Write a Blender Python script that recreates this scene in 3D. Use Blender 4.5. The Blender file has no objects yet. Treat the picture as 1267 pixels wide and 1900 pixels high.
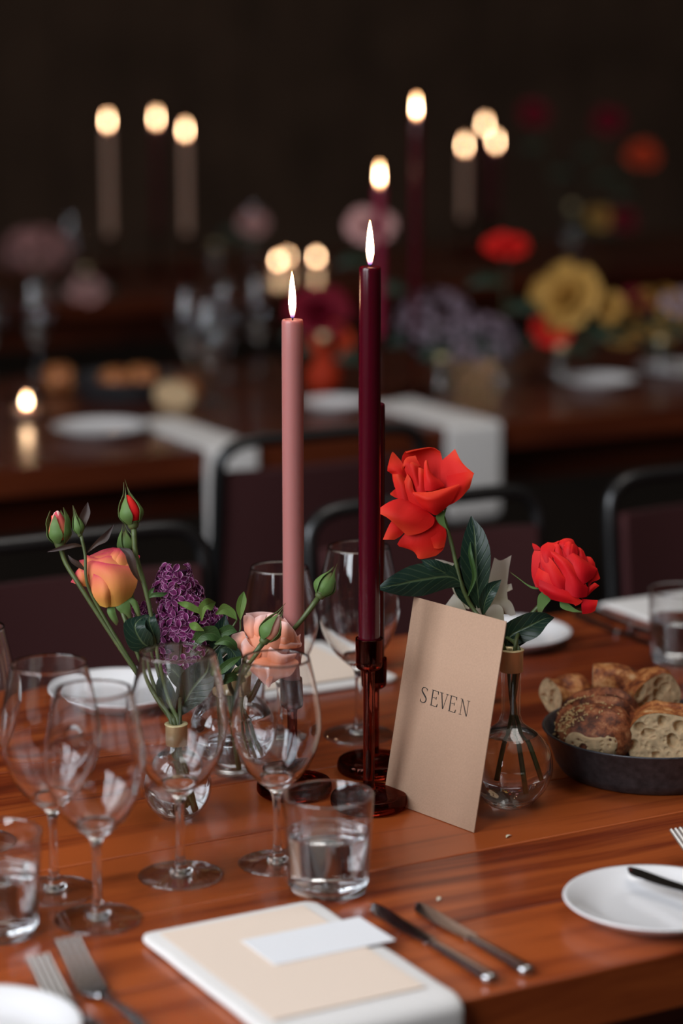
import bpy, bmesh, math, random
from mathutils import Vector, Matrix, noise

random.seed(7)
SC = bpy.context.scene
COL = SC.collection
R = math.radians
TZ = 0.75                                   # table top height

# ------------------------------------------------------------------ camera
F = 1900 * 85 / 36
PITCH, HEAD, ROLL = R(11.4), R(61), R(0.0)
CAM = Vector((0, 0, 1.53))
fh = Vector((math.cos(HEAD), math.sin(HEAD), 0)); ZV = Vector((0, 0, 1))
FW = fh * math.cos(PITCH) - ZV * math.sin(PITCH)
UP = fh * math.sin(PITCH) + ZV * math.cos(PITCH)
RT = Vector((math.sin(HEAD), -math.cos(HEAD), 0))
cd = bpy.data.cameras.new('camera'); cam = bpy.data.objects.new('camera', cd); COL.objects.link(cam)
cd.sensor_fit = 'VERTICAL'; cd.sensor_height = 36; cd.lens = 85
cam.matrix_world = Matrix(((RT.x, UP.x, -FW.x, CAM.x), (RT.y, UP.y, -FW.y, CAM.y), (RT.z, UP.z, -FW.z, CAM.z), (0, 0, 0, 1)))
cd.dof.use_dof = True; cd.dof.focus_distance = 2.44; cd.dof.aperture_fstop = 2.15; cd.dof.aperture_blades = 9
cd.clip_start = 0.05
SC.camera = cam

# ------------------------------------------------------------------ world, light, exposure
SC.view_settings.view_transform = 'Standard'; SC.view_settings.look = 'None'
SC.view_settings.gamma = 1; SC.view_settings.use_curve_mapping = False
SC.view_settings.exposure = -0.16
w = bpy.data.worlds.new('world'); SC.world = w; w.use_nodes = True
w.node_tree.nodes['Background'].inputs[0].default_value = (0.55, 0.68, 0.9, 1)
w.node_tree.nodes['Background'].inputs[1].default_value = 0.25
SC.cycles.use_denoising = True
SC.cycles.max_bounces = 20; SC.cycles.transmission_bounces = 20; SC.cycles.transparent_max_bounces = 16
SC.cycles.diffuse_bounces = 3; SC.cycles.glossy_bounces = 6
SC.cycles.sample_clamp_indirect = 6.0
WIN_X = -1.6                                # the window wall stands beyond the left end of the tables
WINDOWS = [(0.55, 1.4), (2.2, 1.4)]        # centre y, width
WIN_Z = (1.45, 4.4)
for wy, ww in WINDOWS:
    ld = bpy.data.lights.new('window_daylight', 'AREA'); ld.shape = 'RECTANGLE'
    ld.size = WIN_Z[1] - WIN_Z[0] - 0.1; ld.size_y = ww - 0.1
    ld.energy = 135; ld.color = (0.9, 0.95, 1.0)
    lo = bpy.data.objects.new('window_daylight', ld); COL.objects.link(lo)
    lo.location = (WIN_X - 0.02, wy, sum(WIN_Z) / 2); lo.rotation_euler = (0, R(-90), 0)
FILL = (1.4, 3.8, 0.2, 3.2, 6.0)             # unseen overhead light, added for cutlery reflections: x0, x1, y0, y1, height
ld = bpy.data.lights.new('overhead_fill', 'AREA'); ld.shape = 'RECTANGLE'; ld.size = FILL[1] - FILL[0]; ld.size_y = FILL[3] - FILL[2]
ld.energy = 75; ld.color = (1.0, 0.93, 0.84)
lo = bpy.data.objects.new('overhead_fill', ld); COL.objects.link(lo); lo.location = ((FILL[0] + FILL[1]) / 2, (FILL[2] + FILL[3]) / 2, FILL[4] + 0.05)


# ------------------------------------------------------------------ pixel helpers (photo taken as 1267 x 1900)
def ray(x, y): return FW + RT * ((x - 633.5) / F) - UP * ((y - 950) / F)
def W(x, y, d): return CAM + ray(x, y) * d
def G(x, y, z=TZ):
    r = ray(x, y); return CAM + r * ((z - CAM.z) / r.z)
def depth(p): return (p - CAM).dot(FW)
def hgt(y, base):                            # height above base that shows at image row y
    v = (950 - y) / F; r0 = base - CAM
    return (v * r0.dot(FW) - r0.dot(UP)) / (UP.z - v * FW.z)

# ------------------------------------------------------------------ materials
def newmat(name):
    m = bpy.data.materials.new(name); m.use_nodes = True
    nt = m.node_tree; nt.nodes.clear(); out = nt.nodes.new('ShaderNodeOutputMaterial')
    return m, nt, out
def N(nt, t, **kw):
    n = nt.nodes.new(t)
    for k, v in kw.items():
        if k in n.inputs: n.inputs[k].default_value = v
        else: setattr(n, k, v)
    return n
def ramp(nt, fac, stops):
    n = nt.nodes.new('ShaderNodeValToRGB'); e = n.color_ramp.elements
    while len(e) < len(stops): e.new(0.5)
    for i, (p, c) in enumerate(stops): e[i].position = p; e[i].color = (*c, 1)
    nt.links.new(fac, n.inputs[0]); return n
def s2l(r, g, b):
    f = lambda c: ((c / 255 + 0.055) / 1.055) ** 2.4 if c > 10 else c / 255 / 12.92
    return (f(r), f(g), f(b))
MATS = {}
def plain(name, col, rough=0.5, metal=0.0, spec=0.5, noise_amt=0.0, scale=40, sss=0.0, sssr=(1, .4, .3), bump=0.0, coat=0.0):
    m, nt, out = newmat(name)
    b = N(nt, 'ShaderNodeBsdfPrincipled', Roughness=rough, Metallic=metal)
    b.inputs['Base Color'].default_value = (*col, 1); b.inputs['Specular IOR Level'].default_value = spec
    if coat: b.inputs['Coat Weight'].default_value = coat; b.inputs['Coat Roughness'].default_value = 0.05
    if sss:
        b.inputs['Subsurface Weight'].default_value = sss; b.inputs['Subsurface Radius'].default_value = sssr
        b.inputs['Subsurface Scale'].default_value = 0.016
    if noise_amt or bump:
        g = N(nt, 'ShaderNodeNewGeometry'); t = N(nt, 'ShaderNodeTexNoise', Scale=scale, Detail=5.0)
        nt.links.new(g.outputs['Position'], t.inputs['Vector'])
        if noise_amt:
            lo = tuple(c * (1 - noise_amt) for c in col); hi = tuple(min(1, c * (1 + noise_amt)) for c in col)
            rp = ramp(nt, t.outputs['Fac'], [(0.3, lo), (0.7, hi)]); nt.links.new(rp.outputs[0], b.inputs['Base Color'])
        if bump:
            bp = N(nt, 'ShaderNodeBump', Strength=bump, Distance=0.002); nt.links.new(t.outputs['Fac'], bp.inputs['Height'])
            nt.links.new(bp.outputs[0], b.inputs['Normal'])
    nt.links.new(b.outputs[0], out.inputs[0]); MATS[name] = m; return m

def glassy(name, col=(1, 1, 1), ior=1.5, rough=0.0):
    m, nt, out = newmat(name); g = N(nt, 'ShaderNodeBsdfGlass', IOR=ior, Roughness=rough)
    g.inputs['Color'].default_value = (*col, 1); nt.links.new(g.outputs[0], out.inputs[0]); MATS[name] = m; return m

def petal_mat(name, stops, trans=0.22, rough=0.55, vein=False):
    """pigment runs from petal base (0) to tip (1), with fine veins; edge: pigment of the rim"""
    m, nt, out = newmat(name)
    uv = N(nt, 'ShaderNodeUVMap'); sp = N(nt, 'ShaderNodeSeparateXYZ'); nt.links.new(uv.outputs[0], sp.inputs[0])
    mp = N(nt, 'ShaderNodeMapping'); mp.inputs['Scale'].default_value = (26, 1.5, 1); nt.links.new(uv.outputs[0], mp.inputs[0])
    tx = N(nt, 'ShaderNodeTexNoise', Scale=1.0, Detail=3.0); nt.links.new(mp.outputs[0], tx.inputs['Vector'])
    ad = N(nt, 'ShaderNodeMath', operation='MULTIPLY_ADD'); nt.links.new(tx.outputs['Fac'], ad.inputs[0]); ad.inputs[1].default_value = 0.16
    nt.links.new(sp.outputs[1], ad.inputs[2]); 
    sb = N(nt, 'ShaderNodeMath', operation='SUBTRACT'); nt.links.new(ad.outputs[0], sb.inputs[0]); sb.inputs[1].default_value = 0.08
    rp = ramp(nt, sb.outputs[0], stops)
    b = N(nt, 'ShaderNodeBsdfPrincipled', Roughness=rough); b.inputs['Specular IOR Level'].default_value = 0.25
    t = N(nt, 'ShaderNodeBsdfTranslucent'); mx = N(nt, 'ShaderNodeMixShader'); mx.inputs[0].default_value = trans
    nt.links.new(rp.outputs[0], b.inputs['Base Color']); nt.links.new(rp.outputs[0], t.inputs[0])
    bp = N(nt, 'ShaderNodeBump', Strength=0.15, Distance=0.001); nt.links.new(tx.outputs['Fac'], bp.inputs['Height']); nt.links.new(bp.outputs[0], b.inputs['Normal'])
    if vein:                                  # midrib and side veins
        L = nt.links.new
        c0 = N(nt, 'ShaderNodeMath', operation='SUBTRACT'); L(sp.outputs[0], c0.inputs[0]); c0.inputs[1].default_value = 0.5
        ab = N(nt, 'ShaderNodeMath', operation='ABSOLUTE'); L(c0.outputs[0], ab.inputs[0])
        mr = ramp(nt, ab.outputs[0], [(0.015, (1, 1, 1)), (0.05, (0, 0, 0))])
        v1 = N(nt, 'ShaderNodeMath', operation='MULTIPLY_ADD'); L(ab.outputs[0], v1.inputs[0]); v1.inputs[1].default_value = -0.5; L(sp.outputs[1], v1.inputs[2])
        v2 = N(nt, 'ShaderNodeMath', operation='MULTIPLY'); L(v1.outputs[0], v2.inputs[0]); v2.inputs[1].default_value = 56.0
        v3 = N(nt, 'ShaderNodeMath', operation='SINE'); L(v2.outputs[0], v3.inputs[0])
        v4 = ramp(nt, v3.outputs[0], [(0.75, (0, 0, 0)), (1.0, (1, 1, 1))])
        ad2 = N(nt, 'ShaderNodeMath', operation='MULTIPLY_ADD'); L(v4.outputs[0], ad2.inputs[0]); ad2.inputs[1].default_value = 0.3; L(mr.outputs[0], ad2.inputs[2]); ad2.use_clamp = True
        m7 = N(nt, 'ShaderNodeMix', data_type='RGBA'); fa = N(nt, 'ShaderNodeMath', operation='MULTIPLY'); L(ad2.outputs[0], fa.inputs[0]); fa.inputs[1].default_value = 0.35; L(fa.outputs[0], m7.inputs[0])
        L(rp.outputs[0], m7.inputs[6]); m7.inputs[7].default_value = (0.16, 0.22, 0.09, 1); L(m7.outputs[2], b.inputs['Base Color'])
        iv = N(nt, 'ShaderNodeMath', operation='SUBTRACT'); iv.inputs[0].default_value = 1.0; L(ad2.outputs[0], iv.inputs[1])
        bp.inputs['Strength'].default_value = 0.5; L(iv.outputs[0], bp.inputs['Height'])
    nt.links.new(b.outputs[0], mx.inputs[1]); nt.links.new(t.outputs[0], mx.inputs[2]); nt.links.new(mx.outputs[0], out.inputs[0])
    MATS[name] = m; return m

def wood_mat(name, dark, mid, light, rough=0.3, coat=0.35):
    m, nt, out = newmat(name); L = nt.links.new
    g = N(nt, 'ShaderNodeNewGeometry'); oi = N(nt, 'ShaderNodeObjectInfo')
    of = N(nt, 'ShaderNodeVectorMath', operation='MULTIPLY_ADD'); cb = N(nt, 'ShaderNodeCombineXYZ')
    ml = N(nt, 'ShaderNodeMath', operation='MULTIPLY'); L(oi.outputs['Random'], ml.inputs[0]); ml.inputs[1].default_value = 7.0
    L(ml.outputs[0], cb.inputs[0]); L(ml.outputs[0], cb.inputs[2])
    L(g.outputs['Position'], of.inputs[0]); of.inputs[1].default_value = (1, 1, 1); L(cb.outputs[0], of.inputs[2])
    # gentle warp so the grain wanders round the knots
    m1 = N(nt, 'ShaderNodeMapping'); m1.inputs['Scale'].default_value = (2.2, 5.5, 5.5); L(of.outputs[0], m1.inputs[0])
    wn = N(nt, 'ShaderNodeTexNoise', Scale=1.0, Detail=2.0); L(m1.outputs[0], wn.inputs['Vector'])
    wv = N(nt, 'ShaderNodeVectorMath', operation='MULTIPLY_ADD'); L(wn.outputs['Color'], wv.inputs[0]); wv.inputs[1].default_value = (0.02, 0.05, 0.05); L(of.outputs[0], wv.inputs[2])
    m2 = N(nt, 'ShaderNodeMapping'); m2.inputs['Scale'].default_value = (1.6, 34, 20); L(wv.outputs[0], m2.inputs[0])
    gr = N(nt, 'ShaderNodeTexNoise', Scale=1.0, Detail=6.0, Roughness=0.6); L(m2.outputs[0], gr.inputs['Vector'])
    m3 = N(nt, 'ShaderNodeMapping'); m3.inputs['Scale'].default_value = (9, 420, 200); L(wv.outputs[0], m3.inputs[0])
    fi = N(nt, 'ShaderNodeTexNoise', Scale=1.0, Detail=3.0); L(m3.outputs[0], fi.inputs['Vector'])
    m4 = N(nt, 'ShaderNodeMapping'); m4.inputs['Scale'].default_value = (1.3, 3.2, 3.2); L(of.outputs[0], m4.inputs[0])
    bl = N(nt, 'ShaderNodeTexNoise', Scale=1.0, Detail=3.0); L(m4.outputs[0], bl.inputs['Vector'])
    a1 = N(nt, 'ShaderNodeMath', operation='MULTIPLY_ADD'); L(fi.outputs['Fac'], a1.inputs[0]); a1.inputs[1].default_value = 0.16; L(gr.outputs['Fac'], a1.inputs[2])
    a2 = N(nt, 'ShaderNodeMath', operation='MULTIPLY_ADD'); L(bl.outputs['Fac'], a2.inputs[0]); a2.inputs[1].default_value = 0.5; L(a1.outputs[0], a2.inputs[2])
    a3 = N(nt, 'ShaderNodeMath', operation='MULTIPLY_ADD'); L(oi.outputs['Random'], a3.inputs[0]); a3.inputs[1].default_value = 0.14; L(a2.outputs[0], a3.inputs[2])
    rp = ramp(nt, a3.outputs[0], [(0.60, dark), (0.79, mid), (1.0, light)])
    # knots
    m5 = N(nt, 'ShaderNodeMapping'); m5.inputs['Scale'].default_value = (3.6, 9.0, 4); L(of.outputs[0], m5.inputs[0])
    vo = N(nt, 'ShaderNodeTexVoronoi', Scale=1.0); L(m5.outputs[0], vo.inputs['Vector'])
    kr = ramp(nt, vo.outputs['Distance'], [(0.04, (1, 1, 1)), (0.17, (0, 0, 0))])
    mx = N(nt, 'ShaderNodeMix', data_type='RGBA'); L(kr.outputs[0], mx.inputs[0]); L(rp.outputs[0], mx.inputs[6])
    mx.inputs[7].default_value = (*[c * 0.35 for c in dark], 1)
    b = N(nt, 'ShaderNodeBsdfPrincipled', Roughness=rough); L(mx.outputs[2], b.inputs['Base Color'])
    b.inputs['Coat Weight'].default_value = coat; b.inputs['Coat Roughness'].default_value = 0.16
    rr = N(nt, 'ShaderNodeMapRange'); L(gr.outputs['Fac'], rr.inputs[0]); rr.inputs[3].default_value = rough + 0.1; rr.inputs[4].default_value = rough - 0.05
    L(rr.outputs[0], b.inputs['Roughness'])
    bp = N(nt, 'ShaderNodeBump', Strength=0.12, Distance=0.001); L(a1.outputs[0], bp.inputs['Height']); L(bp.outputs[0], b.inputs['Normal'])
    L(b.outputs[0], out.inputs[0]); MATS[name] = m; return m

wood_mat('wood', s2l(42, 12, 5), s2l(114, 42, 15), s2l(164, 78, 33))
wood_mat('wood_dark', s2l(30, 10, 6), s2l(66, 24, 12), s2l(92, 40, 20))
glassy('glass', (0.985, 0.99, 0.995)); glassy('vase_glass', (0.98, 0.99, 0.99)); glassy('water', (0.99, 0.995, 1.0), 1.333)
def thin_glass(name, tint):
    m, nt, out = newmat(name); L = nt.links.new
    g = N(nt, 'ShaderNodeNewGeometry'); d = N(nt, 'ShaderNodeVectorMath', operation='DOT_PRODUCT'); L(g.outputs['Incoming'], d.inputs[0]); L(g.outputs['Normal'], d.inputs[1])
    a = N(nt, 'ShaderNodeMath', operation='ABSOLUTE'); L(d.outputs['Value'], a.inputs[0])
    o = N(nt, 'ShaderNodeMath', operation='SUBTRACT'); o.inputs[0].default_value = 1.0; L(a.outputs[0], o.inputs[1])
    p = N(nt, 'ShaderNodeMath', operation='POWER'); L(o.outputs[0], p.inputs[0]); p.inputs[1].default_value = 3.2
    q = N(nt, 'ShaderNodeMath', operation='MULTIPLY_ADD'); L(p.outputs[0], q.inputs[0]); q.inputs[1].default_value = 0.95; q.inputs[2].default_value = 0.06; q.use_clamp = True
    t = N(nt, 'ShaderNodeBsdfTransparent'); t.inputs[0].default_value = (*tint, 1); gl = N(nt, 'ShaderNodeBsdfGlossy', Roughness=0.0)
    mx = N(nt, 'ShaderNodeMixShader'); L(q.outputs[0], mx.inputs[0]); L(t.outputs[0], mx.inputs[1]); L(gl.outputs[0], mx.inputs[2]); L(mx.outputs[0], out.inputs[0]); MATS[name] = m
thin_glass('thin_glass', (0.985, 0.988, 0.99))
glassy('brown_glass', (0.50, 0.20, 0.15))
plain('wax_pink', s2l(168, 108, 104), 0.36, sss=0.5, sssr=(1, .5, .4))
plain('wax_burgundy', s2l(66, 3, 18), 0.2, sss=0.35, sssr=(1, .12, .12), spec=0.5)
plain('wax_magenta', s2l(132, 24, 56), 0.3, sss=0.3, sssr=(1, .2, .2))
plain('wax_pale', s2l(200, 160, 140), 0.4, sss=0.3)
plain('wick', (0.01, 0.008, 0.008), 0.9)
plain('steel', (0.5, 0.5, 0.52), 0.14, 1.0)
plain('china', s2l(232, 230, 232), 0.12, coat=0.5)
plain('linen', s2l(226, 222, 220), 0.85, bump=0.25, scale=900)
plain('menu_paper', s2l(232, 212, 196), 0.7, bump=0.1, scale=600)
plain('white_paper', s2l(232, 232, 236), 0.65)
plain('kraft_paper', s2l(172, 138, 114), 0.6, noise_amt=0.05, scale=500, bump=0.08)
plain('ink', (0.012, 0.01, 0.01), 0.5)
plain('brass', s2l(226, 208, 160), 0.42, 0.4)
plain('pan_metal', (0.06, 0.06, 0.068), 0.42, 0.5, noise_amt=0.35, scale=120, bump=0.05)
plain('chair_cloth', s2l(58, 15, 17), 0.8, bump=0.15, scale=700)
plain('chair_metal', (0.07, 0.07, 0.072), 0.32, 0.9)
plain('floor', (0.02, 0.015, 0.012), 0.6, noise_amt=0.3, scale=6)
plain('wall', s2l(104, 80, 64), 0.85, noise_amt=0.25, scale=2)
plain('ceiling', s2l(226, 214, 196), 0.9)
plain('window_frame', s2l(60, 52, 46), 0.5)
plain('stem', s2l(72, 84, 44), 0.5, noise_amt=0.3, scale=60)
plain('stem_dark', s2l(52, 58, 34), 0.5, noise_amt=0.4, scale=60)
petal_mat('leaf_dark', [(0, s2l(32, 48, 32)), (1, s2l(26, 48, 42))], 0.10, 0.30, True)
petal_mat('leaf_mid', [(0, s2l(66, 92, 44)), (1, s2l(54, 84, 44))], 0.2, 0.38, True)
petal_mat('leaf_bright', [(0, s2l(112, 136, 62)), (1, s2l(92, 124, 58))], 0.3, 0.45, True)
petal_mat('leaf_brown', [(0, s2l(70, 52, 40)), (1, s2l(50, 34, 34))], 0.15, 0.45)
petal_mat('sepal', [(0, s2l(86, 118, 62)), (0.7, s2l(104, 132, 74)), (1, s2l(90, 84, 50))], 0.2, 0.5)
petal_mat('rose_coral', [(0, s2l(226, 20, 26)), (0.6, s2l(240, 40, 30)), (1, s2l(248, 74, 44))], 0.3, 0.6)
petal_mat('rose_red', [(0, s2l(196, 8, 28)), (0.6, s2l(226, 24, 30)), (1, s2l(240, 44, 34))], 0.26, 0.6)
petal_mat('rose_peach', [(0, s2l(238, 190, 90)), (0.3, s2l(240, 160, 92)), (0.7, s2l(236, 122, 96)), (1, s2l(222, 70, 100))], 0.3, 0.6)
petal_mat('rose_pink', [(0, s2l(238, 140, 92)), (0.5, s2l(244, 172, 146)), (1, s2l(250, 214, 208))], 0.3, 0.6)
petal_mat('petal_white', [(0, s2l(226, 220, 190)), (1, s2l(240, 234, 222))], 0.3, 0.6)
petal_mat('lilac', [(0, s2l(70, 14, 58)), (0.5, s2l(122, 36, 98)), (0.8, s2l(166, 84, 144)), (1, s2l(232, 196, 220))], 0.2, 0.6)
petal_mat('petal_yellow', [(0, s2l(176, 120, 40)), (1, s2l(214, 168, 88))], 0.3, 0.6)
petal_mat('petal_blush', [(0, s2l(170, 110, 110)), (1, s2l(226, 176, 174))], 0.25, 0.6)
petal_mat('petal_crimson', [(0, s2l(90, 4, 24)), (1, s2l(130, 10, 40))], 0.25, 0.6)
petal_mat('petal_orange', [(0, s2l(180, 50, 20)), (1, s2l(226, 80, 44))], 0.25, 0.6)
petal_mat('petal_mauve', [(0, s2l(120, 100, 120)), (1, s2l(200, 180, 196))], 0.25, 0.6)

def bread_mats():
    m, nt, out = newmat('crust'); L = nt.links.new
    g = N(nt, 'ShaderNodeTexCoord'); t = N(nt, 'ShaderNodeTexNoise', Scale=55.0, Detail=9.0, Roughness=0.72); L(g.outputs['Object'], t.inputs['Vector'])
    rp = ramp(nt, t.outputs['Fac'], [(0.36, s2l(78, 30, 14)), (0.47, s2l(150, 78, 36)), (0.56, s2l(200, 132, 74)), (0.68, s2l(228, 188, 140))])
    b = N(nt, 'ShaderNodeBsdfPrincipled', Roughness=0.55); L(rp.outputs[0], b.inputs['Base Color'])
    t2 = N(nt, 'ShaderNodeTexNoise', Scale=160.0, Detail=4.0); L(g.outputs['Object'], t2.inputs['Vector'])
    bp = N(nt, 'ShaderNodeBump', Strength=0.5, Distance=0.002); L(t2.outputs['Fac'], bp.inputs['Height']); L(bp.outputs[0], b.inputs['Normal'])
    L(b.outputs[0], out.inputs[0]); MATS['crust'] = m
    m2 = m.copy(); m2.name = 'crust_dark'; MATS['crust_dark'] = m2
    r2 = [n for n in m2.node_tree.nodes if n.type == 'VALTORGB'][0].color_ramp.elements
    for e, c in zip(r2, [(48, 20, 12), (104, 50, 26), (158, 86, 50), (206, 150, 104)]): e.color = (*s2l(*c), 1)
    plain('crumb', s2l(198, 168, 130), 0.85, noise_amt=0.22, scale=160, bump=0.5, sss=0.2)
    plain('seed', s2l(214, 184, 130), 0.5); plain('seed_dark', s2l(40, 30, 26), 0.5)
bread_mats()

def flame_mat():
    m, nt, out = newmat('flame'); L = nt.links.new
    tc = N(nt, 'ShaderNodeTexCoord'); sp = N(nt, 'ShaderNodeSeparateXYZ'); L(tc.outputs['Generated'], sp.inputs[0])
    rp = ramp(nt, sp.outputs[2], [(0.0, s2l(40, 50, 150)), (0.16, s2l(255, 170, 110)), (0.35, s2l(255, 216, 170)), (0.8, s2l(255, 206, 156)), (1.0, s2l(255, 170, 90))])
    st = ramp(nt, sp.outputs[2], [(0.0, (0.02,) * 3), (0.14, (0.2,) * 3), (0.32, (1.0,) * 3), (1.0, (0.8,) * 3)])
    mu = N(nt, 'ShaderNodeMath', operation='MULTIPLY'); L(st.outputs[0], mu.inputs[0]); mu.inputs[1].default_value = 45.0
    e = N(nt, 'ShaderNodeEmission'); L(rp.outputs[0], e.inputs[0]); L(mu.outputs[0], e.inputs[1]); L(e.outputs[0], out.inputs[0])
    MATS['flame'] = m
flame_mat()

# ------------------------------------------------------------------ object helpers
def root(name, label, cat, loc, group=None, rz=0):
    o = bpy.data.objects.new(name, None); COL.objects.link(o); o.location = loc; o.rotation_euler = (0, 0, rz)
    o.empty_display_size = 0.02
    tag(o, label, cat, group); return o
def tag(o, label, cat, group=None):
    o['label'] = label; o['category'] = cat
    if group: o['group'] = group
    return o
def mesh(name, vs, fs, mat, parent=None, smooth=True, uvs=None, local=True):
    """vs in the parent's own space, or in world space when local is False"""
    if parent is not None and not local:
        o = parent.location if parent.parent is None else parent.location + parent.parent.location
        vs = [Vector(v) - o for v in vs]
    me = bpy.data.meshes.new(name); me.from_pydata([tuple(v) for v in vs], [], fs)
    if uvs:
        ul = me.uv_layers.new(name='UVMap')
        for lp in me.loops: ul.data[lp.index].uv = uvs[lp.vertex_index]
    if smooth: me.polygons.foreach_set('use_smooth', [True] * len(me.polygons))
    me.materials.append(MATS[mat]); me.update()
    return link(name, me, parent)
def link(name, me, parent=None, loc=None):
    o = bpy.data.objects.new(name, me); COL.objects.link(o); o.parent = parent
    if loc is not None: o.location = loc
    return o
def dup(r, loc, label, rz=None, group=None):
    c = r.copy(); COL.objects.link(c); c.location = loc; c['label'] = label
    if rz is not None: c.rotation_euler = (0, 0, rz)
    if group: c['group'] = group
    elif 'group' in c: del c['group']
    def kids(src, dst):
        for ch in [o for o in COL.objects if o.parent == src]:
            k = ch.copy(); COL.objects.link(k); k.parent = dst; kids(ch, k)
    kids(r, c); return c
def cr(pts, n):
    """Catmull-Rom resample of a list of tuples to n points"""
    k = len(pts)
    if k == 1: return [pts[0]] * n
    P = [tuple(p) for p in pts]; P = [tuple(2 * a - b for a, b in zip(P[0], P[1]))] + P + [tuple(2 * a - b for a, b in zip(P[-1], P[-2]))]
    res = []
    for i in range(n):
        u = i / (n - 1) * (k - 1); j = min(int(u), k - 2); t = u - j; a, b, c, d = P[j:j + 4]
        res.append(tuple(0.5 * (2 * q + (r_ - p) * t + (2 * p - 5 * q + 4 * r_ - s) * t * t + (3 * q - p - 3 * r_ + s) * t ** 3) for p, q, r_, s in zip(a, b, c, d)))
    return res
def lathe(prof, seg=48, smooth_n=0):
    if smooth_n: prof = [(max(0, a), b) for a, b in cr(prof, smooth_n)]
    vs, fs, rings = [], [], []
    for r_, z in prof:
        if r_ < 1e-6: rings.append([len(vs)]); vs.append((0, 0, z))
        else:
            rings.append(list(range(len(vs), len(vs) + seg)))
            vs += [(r_ * math.cos(2 * math.pi * i / seg), r_ * math.sin(2 * math.pi * i / seg), z) for i in range(seg)]
    for a, b in zip(rings, rings[1:]):
        for i in range(seg):
            j = (i + 1) % seg
            if len(a) == 1 and len(b) == 1: continue
            if len(a) == 1: fs.append((a[0], b[j], b[i]))
            elif len(b) == 1: fs.append((a[i], a[j], b[0]))
            else: fs.append((a[i], a[j], b[j], b[i]))
    return vs, fs
def flip(fs): return [tuple(reversed(f)) for f in fs]
def box(x0, x1, y0, y1, z0, z1, bev=0.0):
    bm = bmesh.new(); bmesh.ops.create_cube(bm, size=1)
    for v in bm.verts: v.co = Vector((x0 + (v.co.x + .5) * (x1 - x0), y0 + (v.co.y + .5) * (y1 - y0), z0 + (v.co.z + .5) * (z1 - z0)))
    if bev: bmesh.ops.bevel(bm, geom=bm.edges[:], offset=bev, segments=2, affect='EDGES', profile=0.5)
    vs = [v.co.copy() for v in bm.verts]; bm.verts.index_update(); fs = [tuple(v.index for v in f.verts) for f in bm.faces]; bm.free(); return vs, fs
def join(*parts):
    V, Fs = [], []
    for vs, fs in parts:
        k = len(V); V += list(vs); Fs += [tuple(i + k for i in f) for f in fs]
    return V, Fs
def tube(pts, rad, seg=10, n=None, cap=True):
    if n: 
        if not isinstance(rad, (list, tuple)): rad = [rad] * len(pts)
        q = cr([(*p, r_) for p, r_ in zip(pts, rad)], n); pts = [Vector(p[:3]) for p in q]; rad = [p[3] for p in q]
    else:
        pts = [Vector(p) for p in pts]
        if not isinstance(rad, (list, tuple)): rad = [rad] * len(pts)
    vs, fs = [], []; prev = None
    for i, p in enumerate(pts):
        t = (pts[min(i + 1, len(pts) - 1)] - pts[max(i - 1, 0)]).normalized()
        if prev is None: a = t.orthogonal().normalized()
        else: a = (prev - t * prev.dot(t)).normalized()
        prev = a; b = t.cross(a)
        vs += [p + (a * math.cos(2 * math.pi * k / seg) + b * math.sin(2 * math.pi * k / seg)) * rad[i] for k in range(seg)]
    for i in range(len(pts) - 1):
        for k in range(seg):
            j = (k + 1) % seg; fs.append((i * seg + k, i * seg + j, (i + 1) * seg + j, (i + 1) * seg + k))
    if cap: fs.append(tuple(reversed(range(seg)))); fs.append(tuple(range((len(pts) - 1) * seg, len(pts) * seg)))
    return vs, fs
def patch(rows, nu=9, nv=11, ruffle=0.0):
    """rows: lists of 3-D points from base to tip; returns verts, faces, uvs of the lofted sheet"""
    g = [cr([tuple(p) for p in r_], nu) for r_ in rows]
    cols = [cr([g[i][j] for i in range(len(g))], nv) for j in range(nu)]
    vs, uvs = [], []
    for i in range(nv):
        for j in range(nu):
            vs.append(Vector(cols[j][i])); uvs.append((j / (nu - 1), i / (nv - 1)))
    if ruffle:
        for k, v in enumerate(vs): v += noise.noise_vector(v * 90) * ruffle * uvs[k][1]
    fs = [(i * nu + j, i * nu + j + 1, (i + 1) * nu + j + 1, (i + 1) * nu + j) for i in range(nv - 1) for j in range(nu - 1)]
    return vs, fs, uvs
def thick(vs, fs, uvs, t):
    """give a sheet real thickness t (closed shell)"""
    nrm = [Vector() for _ in vs]
    for f in fs:
        n = (vs[f[1]] - vs[f[0]]).cross(vs[f[-1]] - vs[f[0]])
        for i in f: nrm[i] += n
    k = len(vs); V = [v + n.normalized() * t / 2 if n.length else v for v, n in zip(vs, nrm)] + [v - n.normalized() * t / 2 if n.length else v for v, n in zip(vs, nrm)]
    ed = {}
    for f in fs:
        for a, b in zip(f, f[1:] + f[:1]): ed[(a, b)] = 1
    Fs = list(fs) + [tuple(i + k for i in reversed(f)) for f in fs]; U = uvs + uvs; mp_ = {}
    def cp(i):                                # rim faces get vertices of their own so the edge stays crisp
        if i not in mp_: mp_[i] = len(V); V.append(V[i].copy()); U.append(U[i])
        return mp_[i]
    for (a, b) in ed:
        if (b, a) not in ed: Fs.append((cp(b), cp(a), cp(a + k), cp(b + k)))
    return V, Fs, U

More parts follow.
